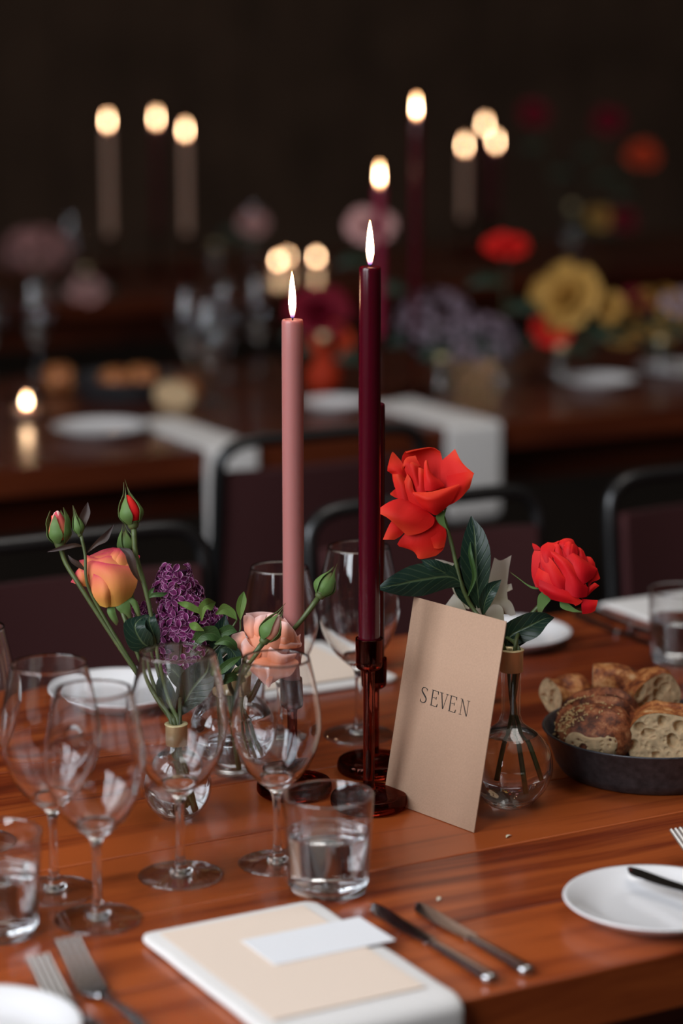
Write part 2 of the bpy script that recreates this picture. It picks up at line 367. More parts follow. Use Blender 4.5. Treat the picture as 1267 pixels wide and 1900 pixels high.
# ================================================================== the setting
def structure(name, parts, mat, smooth=False):
    o = mesh(name, *join(*parts), mat, smooth=smooth); o['kind'] = 'structure'; return o
X0, X1, Y0, Y1, ZC = WIN_X - 0.25, 12.0, -3.0, 13.0, 6.0
structure('floor', [box(X0, X1, Y0, Y1, -0.1, 0)], 'floor')
structure('ceiling', [box(X0, FILL[0], Y0, Y1, ZC, ZC + 0.1), box(FILL[1], X1, Y0, Y1, ZC, ZC + 0.1), box(FILL[0], FILL[1], Y0, FILL[2], ZC, ZC + 0.1), box(FILL[0], FILL[1], FILL[3], Y1, ZC, ZC + 0.1)], 'ceiling')
wn = structure('window_3', [box(FILL[0], FILL[0] + .05, FILL[2], FILL[3], ZC - .04, ZC), box(FILL[1] - .05, FILL[1], FILL[2], FILL[3], ZC - .04, ZC), box(FILL[0] + .05, FILL[1] - .05, FILL[2], FILL[2] + .05, ZC - .04, ZC), box(FILL[0] + .05, FILL[1] - .05, FILL[3] - .05, FILL[3], ZC - .04, ZC)], 'window_frame')  # made-up ceiling frame around the added overhead light
mesh('glazing_bar', *box(2.575, 2.625, FILL[2] + .05, FILL[3] - .05, ZC - .035, ZC - .005), 'window_frame', wn, False)  # bar across the made-up frame
structure('wall_right', [box(X1, X1 + 0.15, Y0, Y1, 0, ZC)], 'wall')
structure('wall_front', [box(X0, X1, Y0 - 0.15, Y0, 0, ZC)], 'wall')
wb = structure('wall_back', [box(X0, X1, Y1, Y1 + 0.15, 0, ZC)], 'wall')
pv, pf = box(-0.19, 0.19, -0.03, 0.0, 0.02, ZC - 0.02, 0.012)
pm = bpy.data.meshes.new('panel'); pm.from_pydata([tuple(v) for v in pv], [], pf); pm.materials.append(MATS['wall'])
for i in range(int((X1 - X0) / 0.4)): link('panel', pm, wb, (X0 + 0.2 + i * 0.4, Y1, 0))
fr = []
ys = Y0
for wy, ww in WINDOWS:
    fr.append(box(X0, WIN_X, ys, wy - ww / 2, 0, ZC)); ys = wy + ww / 2
    fr.append(box(X0, WIN_X, wy - ww / 2, wy + ww / 2, 0, WIN_Z[0])); fr.append(box(X0, WIN_X, wy - ww / 2, wy + ww / 2, WIN_Z[1], ZC))
fr.append(box(X0, WIN_X, ys, Y1, 0, ZC))
structure('wall_left', fr, 'wall')
for n, (wy, ww) in enumerate(WINDOWS):
    a, b = wy - ww / 2, wy + ww / 2; x0, x1 = WIN_X, WIN_X + 0.05; z0, z1 = WIN_Z
    wn = structure('window_%d' % (n + 1), [box(x0, x1, a, b, z0, z0 + .05), box(x0, x1, a, b, z1 - .05, z1), box(x0, x1, a, a + .05, z0 + .05, z1 - .05), box(x0, x1, b - .05, b, z0 + .05, z1 - .05)], 'window_frame')
    mesh('glazing_bar', *box(x0, x1 - .01, wy - .02, wy + .02, z0 + .05, z1 - .05), 'window_frame', wn, False)
    for q in (1, 2, 3):
        zz = z0 + (z1 - z0) * q / 4
        mesh('glazing_bar', *box(x0, x1 - .012, a + .05, b - .05, zz - .018, zz + .018), 'window_frame', wn, False)

# ================================================================== tables
def table(y0, y1, x0, x1, label, nb, wm='wood'):
    t = root('banquet_table', label, 'table', ((x0 + x1) / 2, (y0 + y1) / 2, 0))
    c = t.location; L = (x1 - x0) / 2; Wd = y1 - y0; pw = Wd / nb; th = 0.052
    vs, fs = box(-L, L, -pw / 2 + .0003, pw / 2 - .0003, TZ - th, TZ, 0.0022)
    me = bpy.data.meshes.new('plank'); me.from_pydata([tuple(v) for v in vs], [], fs); me.materials.append(MATS[wm])
    for i in range(nb): link('plank', me, t, (0, -Wd / 2 + (i + .5) * pw, 0))
    for sx in (-1, 1):
        for sy in (-1, 1):
            x, y = sx * (L - .3), sy * (Wd / 2 - .14); mesh('leg', *box(x - .045, x + .045, y - .045, y + .045, 0, TZ - th - .0005, .004), wm, t, False)
    for sy in (-1, 1):
        y = sy * (Wd / 2 - .14); mesh('apron', *box(-L + .36, L - .36, y - .014, y + .014, TZ - th - .095, TZ - th - .0005), wm, t, False)
    return t
table(1.573, 2.633, -0.9, 4.2, 'orange-brown plank table set with the SEVEN card', 7)
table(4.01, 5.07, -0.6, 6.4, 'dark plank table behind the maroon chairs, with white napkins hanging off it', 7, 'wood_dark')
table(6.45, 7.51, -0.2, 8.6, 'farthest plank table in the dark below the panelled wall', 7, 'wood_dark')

# ================================================================== chairs
def make_chair(label, loc, rz):
    c = root('banquet_chair', label, 'chair', loc, None, rz)          # faces -y in its own space, back at +y
    hw, r_ = 0.195, 0.0115
    def leg(sx, front):
        if front: return tube([(sx * .17, -.20, .44), (sx * .185, -.225, 0)], r_, 10)
        return tube([(sx * .17, .17, .44), (sx * .185, .235, 0)], r_, 10)
    for sx in (-1, 1):
        mesh('leg', *leg(sx, True), 'chair_metal', c); mesh('leg', *leg(sx, False), 'chair_metal', c)
    q = 0.05
    arc = [(-.17, .16, .42), (-hw, .19, .52), (-hw, .215, .70), (-hw, .225, .80), (-hw + .010, .228, .832), (-hw + .045, .23, .85), (-.06, .23, .852), (.06, .23, .852), (hw - .045, .23, .85), (hw - .010, .228, .832), (hw, .225, .80), (hw, .215, .70), (hw, .19, .52), (.17, .16, .42)]
    mesh('back_frame', *tube(arc, r_, 10, 60), 'chair_metal', c)
    rows = []
    for z in (.50, .58, .66, .74, .80):
        y = .19 + (z - .52) / .28 * .03 - .004; rows.append([(-hw + .014, y, z), (-hw * .5, y + .012, z), (0, y + .016, z), (hw * .5, y + .012, z), (hw - .014, y, z)])
    v, f, u = patch(rows, 11, 9); v, f, u = thick(v, f, u, .024); mesh('backrest', v, f, 'chair_cloth', c)
    v, f = box(-.2, .2, -.23, .17, .44, .485, .016); mesh('seat', v, f, 'chair_cloth', c)
    mesh('seat_frame', *join(box(-.19, .19, -.215, .16, .425, .4395, .004)), 'chair_metal', c, False)
    return c
ch = make_chair('maroon padded chair with grey tube frame, behind the peach rose and its buds', (1.225, 2.73, 0), 0)
dup(ch, (1.78, 2.73, 0), 'maroon padded chair with grey tube frame, behind the open coral rose')
dup(ch, (2.30, 2.73, 0), 'maroon padded chair with grey tube frame, beyond the knives and far water tumbler')
dup(ch, (1.925, 3.765, 0), 'dark chair with grey tube back, pushed up to the second table between hanging napkins', rz=math.pi)

# ================================================================== glassware
WINE_O = [(.0004, 0), (.02, 0), (.0375, .0002), (.0395, .0009), (.039, .0018), (.030, .0030), (.016, .0052), (.0085, .0085), (.0052, .0145), (.0041, .028), (.0037, .050), (.0040, .066), (.0058, .0755), (.0105, .0815), (.019, .0885), (.030, .1005), (.0395, .1185), (.0447, .138), (.0455, .152), (.0437, .170), (.0400, .190), (.0362, .207), (.0340, .2165)]
WINE_I = [(.0329, .2165), (.0351, .207), (.0389, .190), (.0426, .170), (.0443, .152), (.0435, .138), (.0382, .1190), (.0288, .1020), (.0175, .0905), (.0085, .0852), (.0004, .0838)]
def mk(name, prof, mat, seg=56):
    vs, fs = lathe(prof, seg); me = bpy.data.meshes.new(name); me.from_pydata(vs, [], fs); me.materials.append(MATS[mat]); me.polygons.foreach_set('use_smooth', [True] * len(fs)); return me
WO = cr(WINE_O[2:], 80); WI = cr(WINE_I, 46)
BOWL = mk('bowl', [p for p in WO if p[1] > .0865 and p[0] > .016] + [p for p in WI if p[0] > .0172] + [[p for p in WO if p[1] > .0865 and p[0] > .016][0]], 'glass')
STEM = mk('stem', [(0, .0012)] + [(.0105, .0012), (.0112, .0068)] + [p for p in WO if p[0] < .0105 and .007 < p[1] < .0816] + [(.0135, .0838), (.0168, .0868), (.0172, .0884), (.0150, .0886), (.0085, .0852), (0, .0838)], 'glass', 40)
FRIM = mk('foot_rim', [(.0387 + .0010 * math.cos(2 * math.pi * i / 10), .0011 + .0010 * math.sin(2 * math.pi * i / 10)) for i in range(11)], 'glass')
FOOT = mk('foot', [(0, .0001), (.02, .0)] + cr(WINE_O[2:8], 26) + [(.0085, .0072)], 'thin_glass')
WINE = None
def wine(px, py, s, label, z=TZ):
    global WINE
    loc = G(px, py, z) + Vector((0, 0, .0004))
    if WINE is None:
        WINE = root('wine_glass', label, 'wine glass', loc, 'wine glasses on the tables')
        for nm, me in (('bowl', BOWL), ('stem', STEM), ('foot', FOOT)): pt = link(nm, me, WINE)
        link('foot_rim', FRIM, pt)
        o = WINE
    else: o = dup(WINE, loc, label, group='wine glasses on the tables')
    o.scale = (s, s, s); return o
wine(-46, 1565, 1.0, 'empty wine glass behind the water tumbler that stands farthest from the SEVEN card')
wine(101, 1655, 1.0, 'empty wine glass directly behind the one whose foot is nearest the forks')
wine(182, 1707, 0.98, 'empty wine glass whose foot stands nearest the forks and white napkin')
wine(335, 1626, 1.0, 'empty wine glass in front of the small round bud vase')
wine(514, 1603, 0.93, 'smaller wine glass just behind the half-full water tumbler, before the pink candle')
wine(520, 1378, 0.92, 'far wine glass rising right behind the tall pink candle')
wine(665, 1365, 1.0, 'far wine glass behind the tall burgundy candle')

TW = mk('glass_wall', [(.0372, .010), (.0378, .012), (.0405, .060), (.0418, .0895), (.0415, .0903), (.0408, .0903), (.0402, .0895), (.0390, .060), (.0362, .0125)], 'thin_glass')
TB = mk('glass_base', [(0, .0008), (.031, .0004), (.0335, 0), (.0362, .0015), (.0372, .005), (.0374, .0098), (.0360, .0110), (.02, .0106), (0, .0104)], 'glass')
wl = .053
TWA = mk('water', [(0, .0100), (.02, .0101), (.0345, .0103), (.0362, .0120), (.0384, wl), (.0388, wl + .0012), (.0376, wl + .0002), (.036, wl), (.03, wl), (0, wl)], 'water')
TR = mk('rim', [(.0412 + .00085 * math.cos(2 * math.pi * i / 10), .0903 + .00085 * math.sin(2 * math.pi * i / 10)) for i in range(11)], 'glass')
TUMB = None
def tumbler(px, py, label, z=TZ):
    global TUMB
    if TUMB is None:
        TUMB = root('water_tumbler', label, 'tumbler', G(px, py, z) + Vector((0, 0, .0004)), 'water tumblers')
        for nm, me in (('glass_wall', TW), ('rim', TR), ('glass_base', TB), ('water', TWA)): link(nm, me, TUMB)
        return TUMB
    return dup(TUMB, G(px, py, z) + Vector((0, 0, .0004)), label, group='water tumblers')
tumbler(609, 1648, 'half-full water tumbler beside the wine glass, right behind the two near knives')
tumbler(-7, 1728, 'half-full water tumbler next to the forks')
tumbler(1262, 1226, 'half-full water tumbler beyond the bread bowl, before a far napkin')
tumbler(424, 1344, 'water tumbler hidden behind the pink rose and far bud vase')

# bud vases: round flask, brass collar, water
def vase(px, py, rad, neck_r, ytop_px, label, waterline=None, collar=True):
    b = G(px, py); r_ = root('bud_vase', label, 'vase', b + Vector((0, 0, .0004)))
    H = hgt(ytop_px, b); cz = rad * .96; t = .0022
    nz = cz + math.sqrt(max(rad ** 2 - (neck_r * 1.9) ** 2, 0)) * .97
    prof = [(.0003, .0002), (rad * .38, .0), (rad * .55, .003)]
    for a in range(-50, 62, 8): prof.append((rad * math.cos(R(a)), cz + rad * math.sin(R(a))))
    prof += [(neck_r * 1.45, cz + rad * 1.0), (neck_r * 1.08, cz + rad * 1.18), (neck_r, cz + rad * 1.36), (neck_r, H - .006), (neck_r * 1.02, H)]
    po = cr(prof, 70); pi = [(max(a - t, .0003), z) for a, z in reversed(po) if z > .006]
    pi.append((rad * .35, .0048)); pi.append((.0003, .0046))
    mesh('glass_body', *lathe([(0, .0002)] + [(max(.0003, a), z) for a, z in po] + pi + [(0, .0046)], 56), 'thin_glass', r_)
    wl = waterline if waterline else cz + rad * .75
    wi = [(max(a - t + .0002, .0003), z) for a, z in po if .0052 < z < wl]
    re = wi[-1][0]
    mesh('water', *lathe([(0, .0044), (rad * .35, .0045)] + wi + [(re, wl + .0008), (re - .0015, wl), (re * .5, wl - .0003), (0, wl - .0003)], 56), 'water', r_)
    if collar:
        ro = neck_r + .0008
        mesh('brass_collar', *lathe([(ro, H - .021), (ro + .0012, H - .021), (ro + .0012, H - .0005), (ro + .0022, H + .0008), (ro + .0018, H + .0016), (neck_r - t - .0006, H + .0016), (neck_r - t - .0012, H - .001), (neck_r - t - .0012, H - .012), (neck_r - t - .0002, H - .012)], 40), 'brass', r_)
    return r_, H
V3, H3 = vase(945, 1494, .0437, .0098, 1208, 'round clear vase with brass collar holding up the SEVEN card')
V1, H1 = vase(329, 1517, .0348, .0096, 1348, 'small round clear vase with brass collar, holding peach rose and lilac')
V2, H2 = vase(434, 1434, .0455, .0105, 1250, 'round clear vase behind, holding the pale pink rose', waterline=.066)

# ================================================================== candlesticks and candles
def candlestick(px, py, cup_y, label):
    b = G(px, py); hc = hgt(cup_y, b)
    r_ = root('glass_candlestick', label, 'candlestick', b + Vector((0, 0, .0004)))
    base = [(0, .0045), (.022, .0045), (.026, .002), (.031, 0), (.0355, .0004), (.0385, .0035), (.039, .008), (.038, .0125), (.035, .0148), (.020, .0152), (.012, .0156), (.0085, .0172), (.0064, .0215), (.0058, .027)]
    st = [(.0058, hc - .036), (.0064, hc - .0335), (.0085, hc - .0325), (.0118, hc - .0305), (.0134, hc - .026), (.0137, hc - .002), (.0132, hc), (.0123, hc), (.0119, hc - .002), (.0117, hc - .022), (.010, hc - .0245), (0, hc - .025)]
    mesh('holder_body', *lathe(cr(base[:3], 6)[:5] + cr(base[2:], 40) + cr(st, 44), 48), 'brown_glass', r_)
    return b, hc
def flame_mesh(h):
    pr = [(0, 0), (.0016, .0008), (.0026, .004), (.0034, .009), (.0038, .014), (.0034, .022), (.0024, .031), (.0012, .039), (0, .044)]
    return lathe([(max(0, a), b * h / .044) for a, b in cr(pr, 26)], 20)
def candle(b, z0, z1, mat, label, lit=True, fh_=.044, lean=0.0, rad=.0109, tilt=0):
    r_ = root('taper_candle', label, 'candle', Vector((b.x, b.y, TZ + z0 + .0008)))
    h = z1 - z0
    pr = [(0, 0), (rad * .92, 0), (rad, .002), (rad * 1.0, h * .5), (rad * .985, h - .003), (rad * .95, h - .0008), (rad * .86, h), (rad * .7, h - .0012), (rad * .3, h - .0026), (0, h - .0028)]
    vs, fs = lathe(pr[:3] + [(rad, h * i / 12) for i in range(1, 12)] + pr[4:], 40); mesh('wax', vs, fs, mat, r_)
    mesh('wick', *tube([(0, 0, h - .004), (.0004, 0, h + .004), (.0012, .0006, h + .0085)], [.0009, .0009, .0006], 8), 'wick', r_)
    if lit:
        vs, fs = flame_mesh(fh_)
        vs = [Vector(v) + Vector((RT.x, RT.y, 0)) * (-lean * v[2] ** 1.6 * 3) + Vector((0, 0, h + .0012)) for v in vs]
        mesh('flame', vs, fs, 'flame', r_)
    return r_
b, hc = candlestick(546, 1472, 1258, 'brown glass candlestick under the pink candle, behind the smaller wine glass')
candle(b, hc - .025, hgt(594, b), 'wax_pink', 'tall dusty-pink lit taper candle on the table with the SEVEN card', fh_=.047, lean=.012)
b, hc = candlestick(684, 1497, 1185, 'tallest brown glass candlestick, in front of the SEVEN card edge')
candle(b, hc - .025, hgt(496, b), 'wax_burgundy', 'tall burgundy lit taper candle next to the SEVEN card', fh_=.044, lean=.008)
b, hc = candlestick(693, 1432, 1222, 'brown glass candlestick partly hidden behind the tallest one and the card')
candle(b, hc - .025, hgt(750, b), 'wax_burgundy', 'shorter burgundy taper candle hidden right behind the tall burgundy one', lit=False)

# ================================================================== the SEVEN card
BL, BR = G(711, 1484), G(879, 1546); BL.z = BR.z = TZ + .0006
lean_v = Vector((.0395, .0075, .2075)); e1 = (BR - BL); wd = e1.length; e1.normalize(); nn = e1.cross(lean_v).normalized()
if nn.dot(FW) > 0: nn = -nn
cardr = root('table_number_card', 'beige card lettered SEVEN leaning against the round vase', 'card', BL)
hh = lean_v.length; e2 = lean_v.normalized()
def CP(u, v, d=0): return BL + e1 * u + e2 * v + nn * d
cv = [CP(u, v, d) for d in (0, -.0009) for (u, v) in ((0, 0), (wd, 0), (wd, hh), (0, hh))]
mesh('card_sheet', cv, [(0, 1, 2, 3), (7, 6, 5, 4), (0, 4, 5, 1), (1, 5, 6, 2), (2, 6, 7, 3), (3, 7, 4, 0)], 'kraft_paper', cardr, False, local=False)
def poly_letter(polys):
    V, Fs = [], []
    for p in polys:
        k = len(V); n = len(p); V += [CP(u, v, .00035) for u, v in p] + [CP(u, v, .00002) for u, v in p]
        Fs.append(tuple(range(k, k + n))); Fs += [(k + i, k + n + i, k + n + (i + 1) % n, k + (i + 1) % n) for i in range(n)]
    mesh('letter', V, Fs, 'ink', cardr, False, local=False)
LH = .0160
def rect(x0, y0, x1, y1): return [(x0, y0), (x1, y0), (x1, y1), (x0, y1)]
def stroke(x0, y0, x1, y1, w_): return [(x0 - w_ / 2, y0), (x0 + w_ / 2, y0), (x1 + w_ / 2, y1), (x1 - w_ / 2, y1)]
TK, TN = .00135, .00052
def let_E(x, y): 
    return [rect(x + .0012, y, x + .0012 + TK, y + LH), rect(x, y, x + .0115, y + TN), rect(x, y + LH - TN, x + .0112, y + LH), rect(x + .0028, y + LH * .52, x + .0085, y + LH * .52 + TN),
            [(x + .0115, y), (x + .0121, y + .0034), (x + .0115, y + .0034), (x + .0100, y + TN)], [(x + .0112, y + LH), (x + .0114, y + LH - .0032), (x + .0108, y + LH - .0032), (x + .0098, y + LH - TN)],
            rect(x + .0083, y + LH * .52 - .0014, x + .0088, y + LH * .52 + .0018)]
def let_V(x, y):
    return [stroke(x + .0028, y + LH, x + .0078, y, TK), stroke(x + .0126, y + LH, x + .0081, y, TN), rect(x, y + LH - TN, x + .0056, y + LH), rect(x + .0103, y + LH - TN, x + .0148, y + LH)]
def let_N(x, y):
    return [rect(x + .0022, y, x + .0022 + TN, y + LH), rect(x + .0126, y, x + .0126 + TN, y + LH), stroke(x + .0026, y + LH, x + .0125, y, TK), rect(x + .0002, y, x + .0046, y + TN), rect(x, y + LH - TN, x + .0032, y + LH), rect(x + .0104, y + LH - TN, x + .0150, y + LH)]
def let_S(x, y):
    c = [(.0102, .87), (.0085, .955), (.0060, .985), (.0032, .95), (.0017, .84), (.0022, .72), (.0045, .60), (.0072, .48), (.0097, .36), (.0103, .22), (.0090, .09), (.0062, .018), (.0034, .03), (.0014, .12)]
    wds = [.0005, .0006, .0006, .0009, .0012, .0014, .0015, .0016, .0015, .0014, .0011, .0007, .0006, .0005]
    p = cr([(a, b_ * LH, q) for (a, b_), q in zip(c, wds)], 44); out = []
    for i in range(43):
        (ax, ay, aw), (bx, by, bw) = p[i], p[i + 1]
        def nrm(j):
            q0, q1 = p[max(j - 1, 0)], p[min(j + 1, 43)]; d = Vector((q1[0] - q0[0], q1[1] - q0[1])).normalized(); return Vector((-d.y, d.x))
        n0, n1 = nrm(i) * aw / 2, nrm(i + 1) * bw / 2
        out.append([(x + ax - n0.x, y + ay - n0.y), (x + bx - n1.x, y + by - n1.y), (x + bx + n1.x, y + by + n1.y), (x + ax + n0.x, y + ay + n0.y)])
    out.append(rect(x + .0100, y + LH * .80, x + .0105, y + LH * .97)); out.append(rect(x + .0009, y + LH * .03, x + .0014, y + LH * .22))
    return out
# lettering spans image x 779..870, row about 1302
u0 = .0315; v0 = .1088
for fn, dx in ((let_S, 0), (let_E, .0159), (let_V, .0278), (let_E, .0430), (let_N, .0585)): poly_letter([[(u0 + dx + a_ * .9, b_) for a_, b_ in pl_] for pl_ in fn(0, v0)])

# ================================================================== place settings
def plate(loc, rad, label):
    o = mesh('side_plate', *lathe([(0, .0018), (rad * .55, .0018), (rad * .58, 0), (rad * .62, .0), (rad * .64, .0025), (rad * .82, .0075), (rad * .985, .0165), (rad, .0178), (rad * .99, .0188), (rad * .95, .0180), (rad * .80, .0112), (rad * .66, .0062), (rad * .55, .0052), (0, .0052)], 72), 'china')
    o.location = loc + Vector((0, 0, .0004)); return tag(o, label, 'plate')
plate(G(1216, 1700), .083, 'white side plate with a butter knife laid across, at the table edge')
plate(G(-45, 1945), .083, 'white side plate beside the two forks')
plate(Vector((1.10, 2.525, TZ)), .083, 'white plate at the far table edge behind the empty wine glasses')
plate(Vector((1.645, 2.53, TZ)), .083, 'white plate at the far table edge behind the brass-collared vase')

def cloth(name, x0, x1, path, T, label, cat, group=None, mat='linen'):
    """folded cloth of width x0..x1 swept along a path of (y, z); rounded edges"""
    r_ = []
    pts = cr([(0, a, b_) for a, b_ in path], 60); pts = [tuple(Vector(pts[0]).lerp(Vector(pts[1]), f_)) for f_ in (0, .12, .3, .6)] + cr([p for p in pts[1:]], 56); vs, fs = [], []; K = 28; w_ = x1 - x0
    cum = [0.0]
    for i in range(59): cum.append(cum[-1] + (Vector(pts[i + 1]) - Vector(pts[i])).length)
    for i, p in enumerate(pts):
        dd_ = min(cum[i], cum[-1] - cum[i]); rc = .013; w_ = (x1 - x0) - (2 * rc * (1 - math.sqrt(max(0, 1 - (1 - dd_ / rc) ** 2))) if dd_ < rc else 0)
        q0, q1 = pts[max(i - 1, 0)], pts[min(i + 1, 59)]; d = Vector((0, q1[1] - q0[1], q1[2] - q0[2])).normalized(); n = Vector((0, -d.z, d.y)) * (1 if path[1][0] > path[0][0] else -1)
        e = min(1, min(i, 59 - i) / 2.0); tt = T * (.35 + .65 * math.sqrt(max(e, 0)))
        for k_ in range(K):
            a = 2 * math.pi * k_ / K; cx, sx = math.cos(a), math.sin(a)
            u = math.copysign(abs(cx) ** .18, cx); v = math.copysign(abs(sx) ** .5, sx)
            wob = .0016 * noise.noise((x0 * 7 + p[1] * 22, p[2] * 22 + u, 1.3)) * abs(u)
            co = Vector(((x0 + x1) / 2 + u * (w_ / 2 + wob), p[1], p[2])) + n * (v * tt / 2 + tt / 2 + (.0009 * noise.noise((u * 3 + x0 * 9, p[1] * 26, p[2] * 26)) if v > 0 else 0))
            vs.append(co)
    for i in range(59):
        for k_ in range(K):
            j = (k_ + 1) % K; fs.append((i * K + k_, i * K + j, (i + 1) * K + j, (i + 1) * K + k_))
    fs.append(tuple(reversed(range(K)))); fs.append(tuple(range(59 * K, 60 * K)))
    bm = bmesh.new(); me = bpy.data.meshes.new(name); me.from_pydata([tuple(v) for v in vs], [], fs); bm.from_mesh(me)
    bmesh.ops.recalc_face_normals(bm, faces=bm.faces); bm.to_mesh(me); bm.free(); me.polygons.foreach_set('use_smooth', [True] * len(me.polygons)); me.materials.append(MATS[mat])
    return tag(link(name, me), label, cat, group)
def drape(yb, yf, drop, T, out=.006):
    """path from yb inward to yf (table edge) and down"""
    s = 1 if yf > yb else -1; z = TZ + .0012; e = yf + s * out
    return [(yb, z), (yb + (yf - yb) * .3, z), (yb + (yf - yb) * .6, z), (yf - s * .02, z), (yf - s * .004, z - .0002), (e - s * .0015, z - .003), (e, z - .010), (e, z - .03), (e, z - drop * .6), (e, z - drop)]
cloth('napkin', .806, .979, drape(1.818, 1.573, .12, .008), .008, 'white folded napkin under the pale menu, between forks and knives', 'napkin')
cloth('napkin', 1.235, 1.432, drape(2.437, 2.633, .1, .007), .007, 'white folded napkin across the table, behind the tallest candlestick', 'napkin')
cloth('napkin', 1.865, 2.05, drape(2.478, 2.633, .1, .007), .007, 'white folded napkin behind the water tumbler beyond the bread', 'napkin')
def sheet(name, pts, t, mat, label, cat, z):
    vs = [Vector((p.x, p.y, z + t)) for p in pts] + [Vector((p.x, p.y, z)) for p in pts]
    o = mesh(name, vs, [(0, 1, 2, 3), (7, 6, 5, 4), (0, 4, 5, 1), (1, 5, 6, 2), (2, 6, 7, 3), (3, 7, 4, 0)], mat, None, False); return tag(o, label, cat)
zn = TZ + .0012 + .0092
def rectv(x0, x1, y0, y1): return [Vector((x0, y0, 0)), Vector((x1, y0, 0)), Vector((x1, y1, 0)), Vector((x0, y1, 0))]
sheet('menu_card', rectv(.820, .960, 1.590, 1.803), .0007, 'menu_paper', 'pale peach menu sheet lying on the near napkin', 'menu', zn)
sheet('name_card', rectv(.873, .989, 1.689, 1.752), .0006, 'white_paper', 'small blank white place card lying across the menu', 'card', zn + .0009)
sheet('menu_card', rectv(1.25, 1.405, 2.452, 2.625), .0007, 'menu_paper', 'pale menu sheet on the far napkin behind the candlesticks', 'menu', zn - .0006)

def knife(label, x, y0, y1, z=TZ, small=False, rz=None):
    """blade tip at y1 (away), handle end at y0"""
    s = -1 if y0 > y1 else 1
    L = abs(y1 - y0); r_ = root('table_knife' if not small else 'butter_knife', label, 'knife', Vector((x, y0, z + .0006)), None, 0 if s == 1 else math.pi)
    if rz is not None: r_.rotation_euler = (0, 0, rz)
    hl = L * .50
    # handle: rounded oblong section, thicker at the butt
    vs, fs = [], []; K = 14; n = 16
    for i in range(n):
        t = i / (n - 1); y = t * hl; w_ = (.0078 - .0030 * t) * (math.sqrt(1 - (1 - min(1, t / .06)) ** 2) * .35 + .65); h_ = .0042 - .0018 * t
        for k_ in range(K):
            a = 2 * math.pi * k_ / K; vs.append((math.copysign(abs(math.cos(a)) ** .7, math.cos(a)) * w_, y, h_ + math.copysign(abs(math.sin(a)) ** .7, math.sin(a)) * h_))
    for i in range(n - 1):
        for k_ in range(K): j = (k_ + 1) % K; fs.append((i * K + k_, i * K + j, (i + 1) * K + j, (i + 1) * K + k_))
    fs.append(tuple(reversed(range(K)))); fs.append(tuple(range((n - 1) * K, n * K))); mesh('handle', vs, flip(fs), 'steel', r_)
    bl = []
    for i in range(15):
        t = i / 14; y = hl - .004 + t * (L - hl + .004); w0 = -.0062 - .0030 * math.sin(min(t * 1.4, 1) * math.pi / 2); w1 = .0058 + .0012 * t
        if t > .8: q = (t - .8) / .2; w0 = w0 * math.sqrt(max(0, 1 - q * q)) + .003 * q; w1 = w1 * (1 - .35 * q * q)
        zz = .0030 - .0014 * min(1, t * 2)
        bl.append([(w0, y, zz), (0, y, zz + .0008), (w1, y, zz + .0012)])
    v, f, u = patch(bl, 5, 22); v, f, u = thick(v, f, u, .0012); mesh('blade', v, f, 'steel', r_)
    return r_
knife('steel table knife lying nearer the napkin', 1.024, 1.588, 1.793)
knife('steel table knife lying farther from the napkin', 1.060, 1.588, 1.775)
knife('far steel table knife nearer the far napkin by the water tumbler', 1.835, 2.62, 2.415)
knife('far steel table knife behind the red rose, farther from its napkin', 1.800, 2.60, 2.40)
p0, p1 = G(1163, 1612, TZ + .021), G(1330, 1672, TZ + .021); dv = p0 - p1
kb = knife('butter knife resting across the white side plate', 0, 0, .17, small=True, rz=math.atan2(dv.y, dv.x) - math.pi / 2)
kb.location = p0 - dv.normalized() * .17; kb.location.z = TZ + .0188

def fork(label, butt, tip, zoff=0, w_=.012):
    """butt and tip are ground points"""
    d = (tip - butt); L = d.length; r_ = root('table_fork', label, 'fork', Vector((butt.x, butt.y, TZ + .0008 + zoff)), None, math.atan2(d.y, d.x) - math.pi / 2)
    rows = []
    for i in range(14):
        t = i / 13; y = t * L * .66; hw = .0085 - .0052 * min(1, t * 1.3); z = .003 + .010 * math.sin(t * math.pi) * t; rows.append([(-hw, y, z), (0, y, z + .0012), (hw, y, z)])
    v, f, u = patch(rows, 5, 20); v, f, u = thick(v, f, u, .0022); mesh('handle', v, f, 'steel', r_)
    rows = []
    for i in range(6):
        t = i / 5; y = L * (.655 + .09 * t); hw = .0034 + (w_ - .0034) * math.sin(t * math.pi / 2); z = .0045 - .0030 * t; rows.append([(-hw, y, z + .001), (0, y, z), (hw, y, z + .001)])
    v, f, u = patch(rows, 7, 10); v, f, u = thick(v, f, u, .002); mesh('fork_head', v, f, 'steel', r_)
    for k_ in range(4):
        xc = -w_ + (k_ + .5) * w_ / 2; rows = []
        for i in range(8):
            t = i / 7; y = L * (.742 + .258 * t); hw = .0026 - .0006 * t; z = .0016 + .0265 * t ** 1.12; rows.append([(xc * (1 - .06 * t) - hw, y, z - .0008), (xc * (1 - .06 * t), y, z + .0004), (xc * (1 - .06 * t) + hw, y, z - .0008)])
        v, f, u = patch(rows, 5, 12); v, f, u = thick(v, f, u, .0018); mesh('tine', v, f, 'steel', r_)
    return r_
fork('steel fork lying closer to the near napkin', G(330, 1985), G(126, 1800), w_=.0128)
fork('steel fork lying closer to the side plate at the table edge', G(265, 2000), G(72, 1834), w_=.0115)
fork('fork beyond the butter-knife plate, only tine tips in view', G(1500, 1700), G(1256, 1590), w_=.0115)

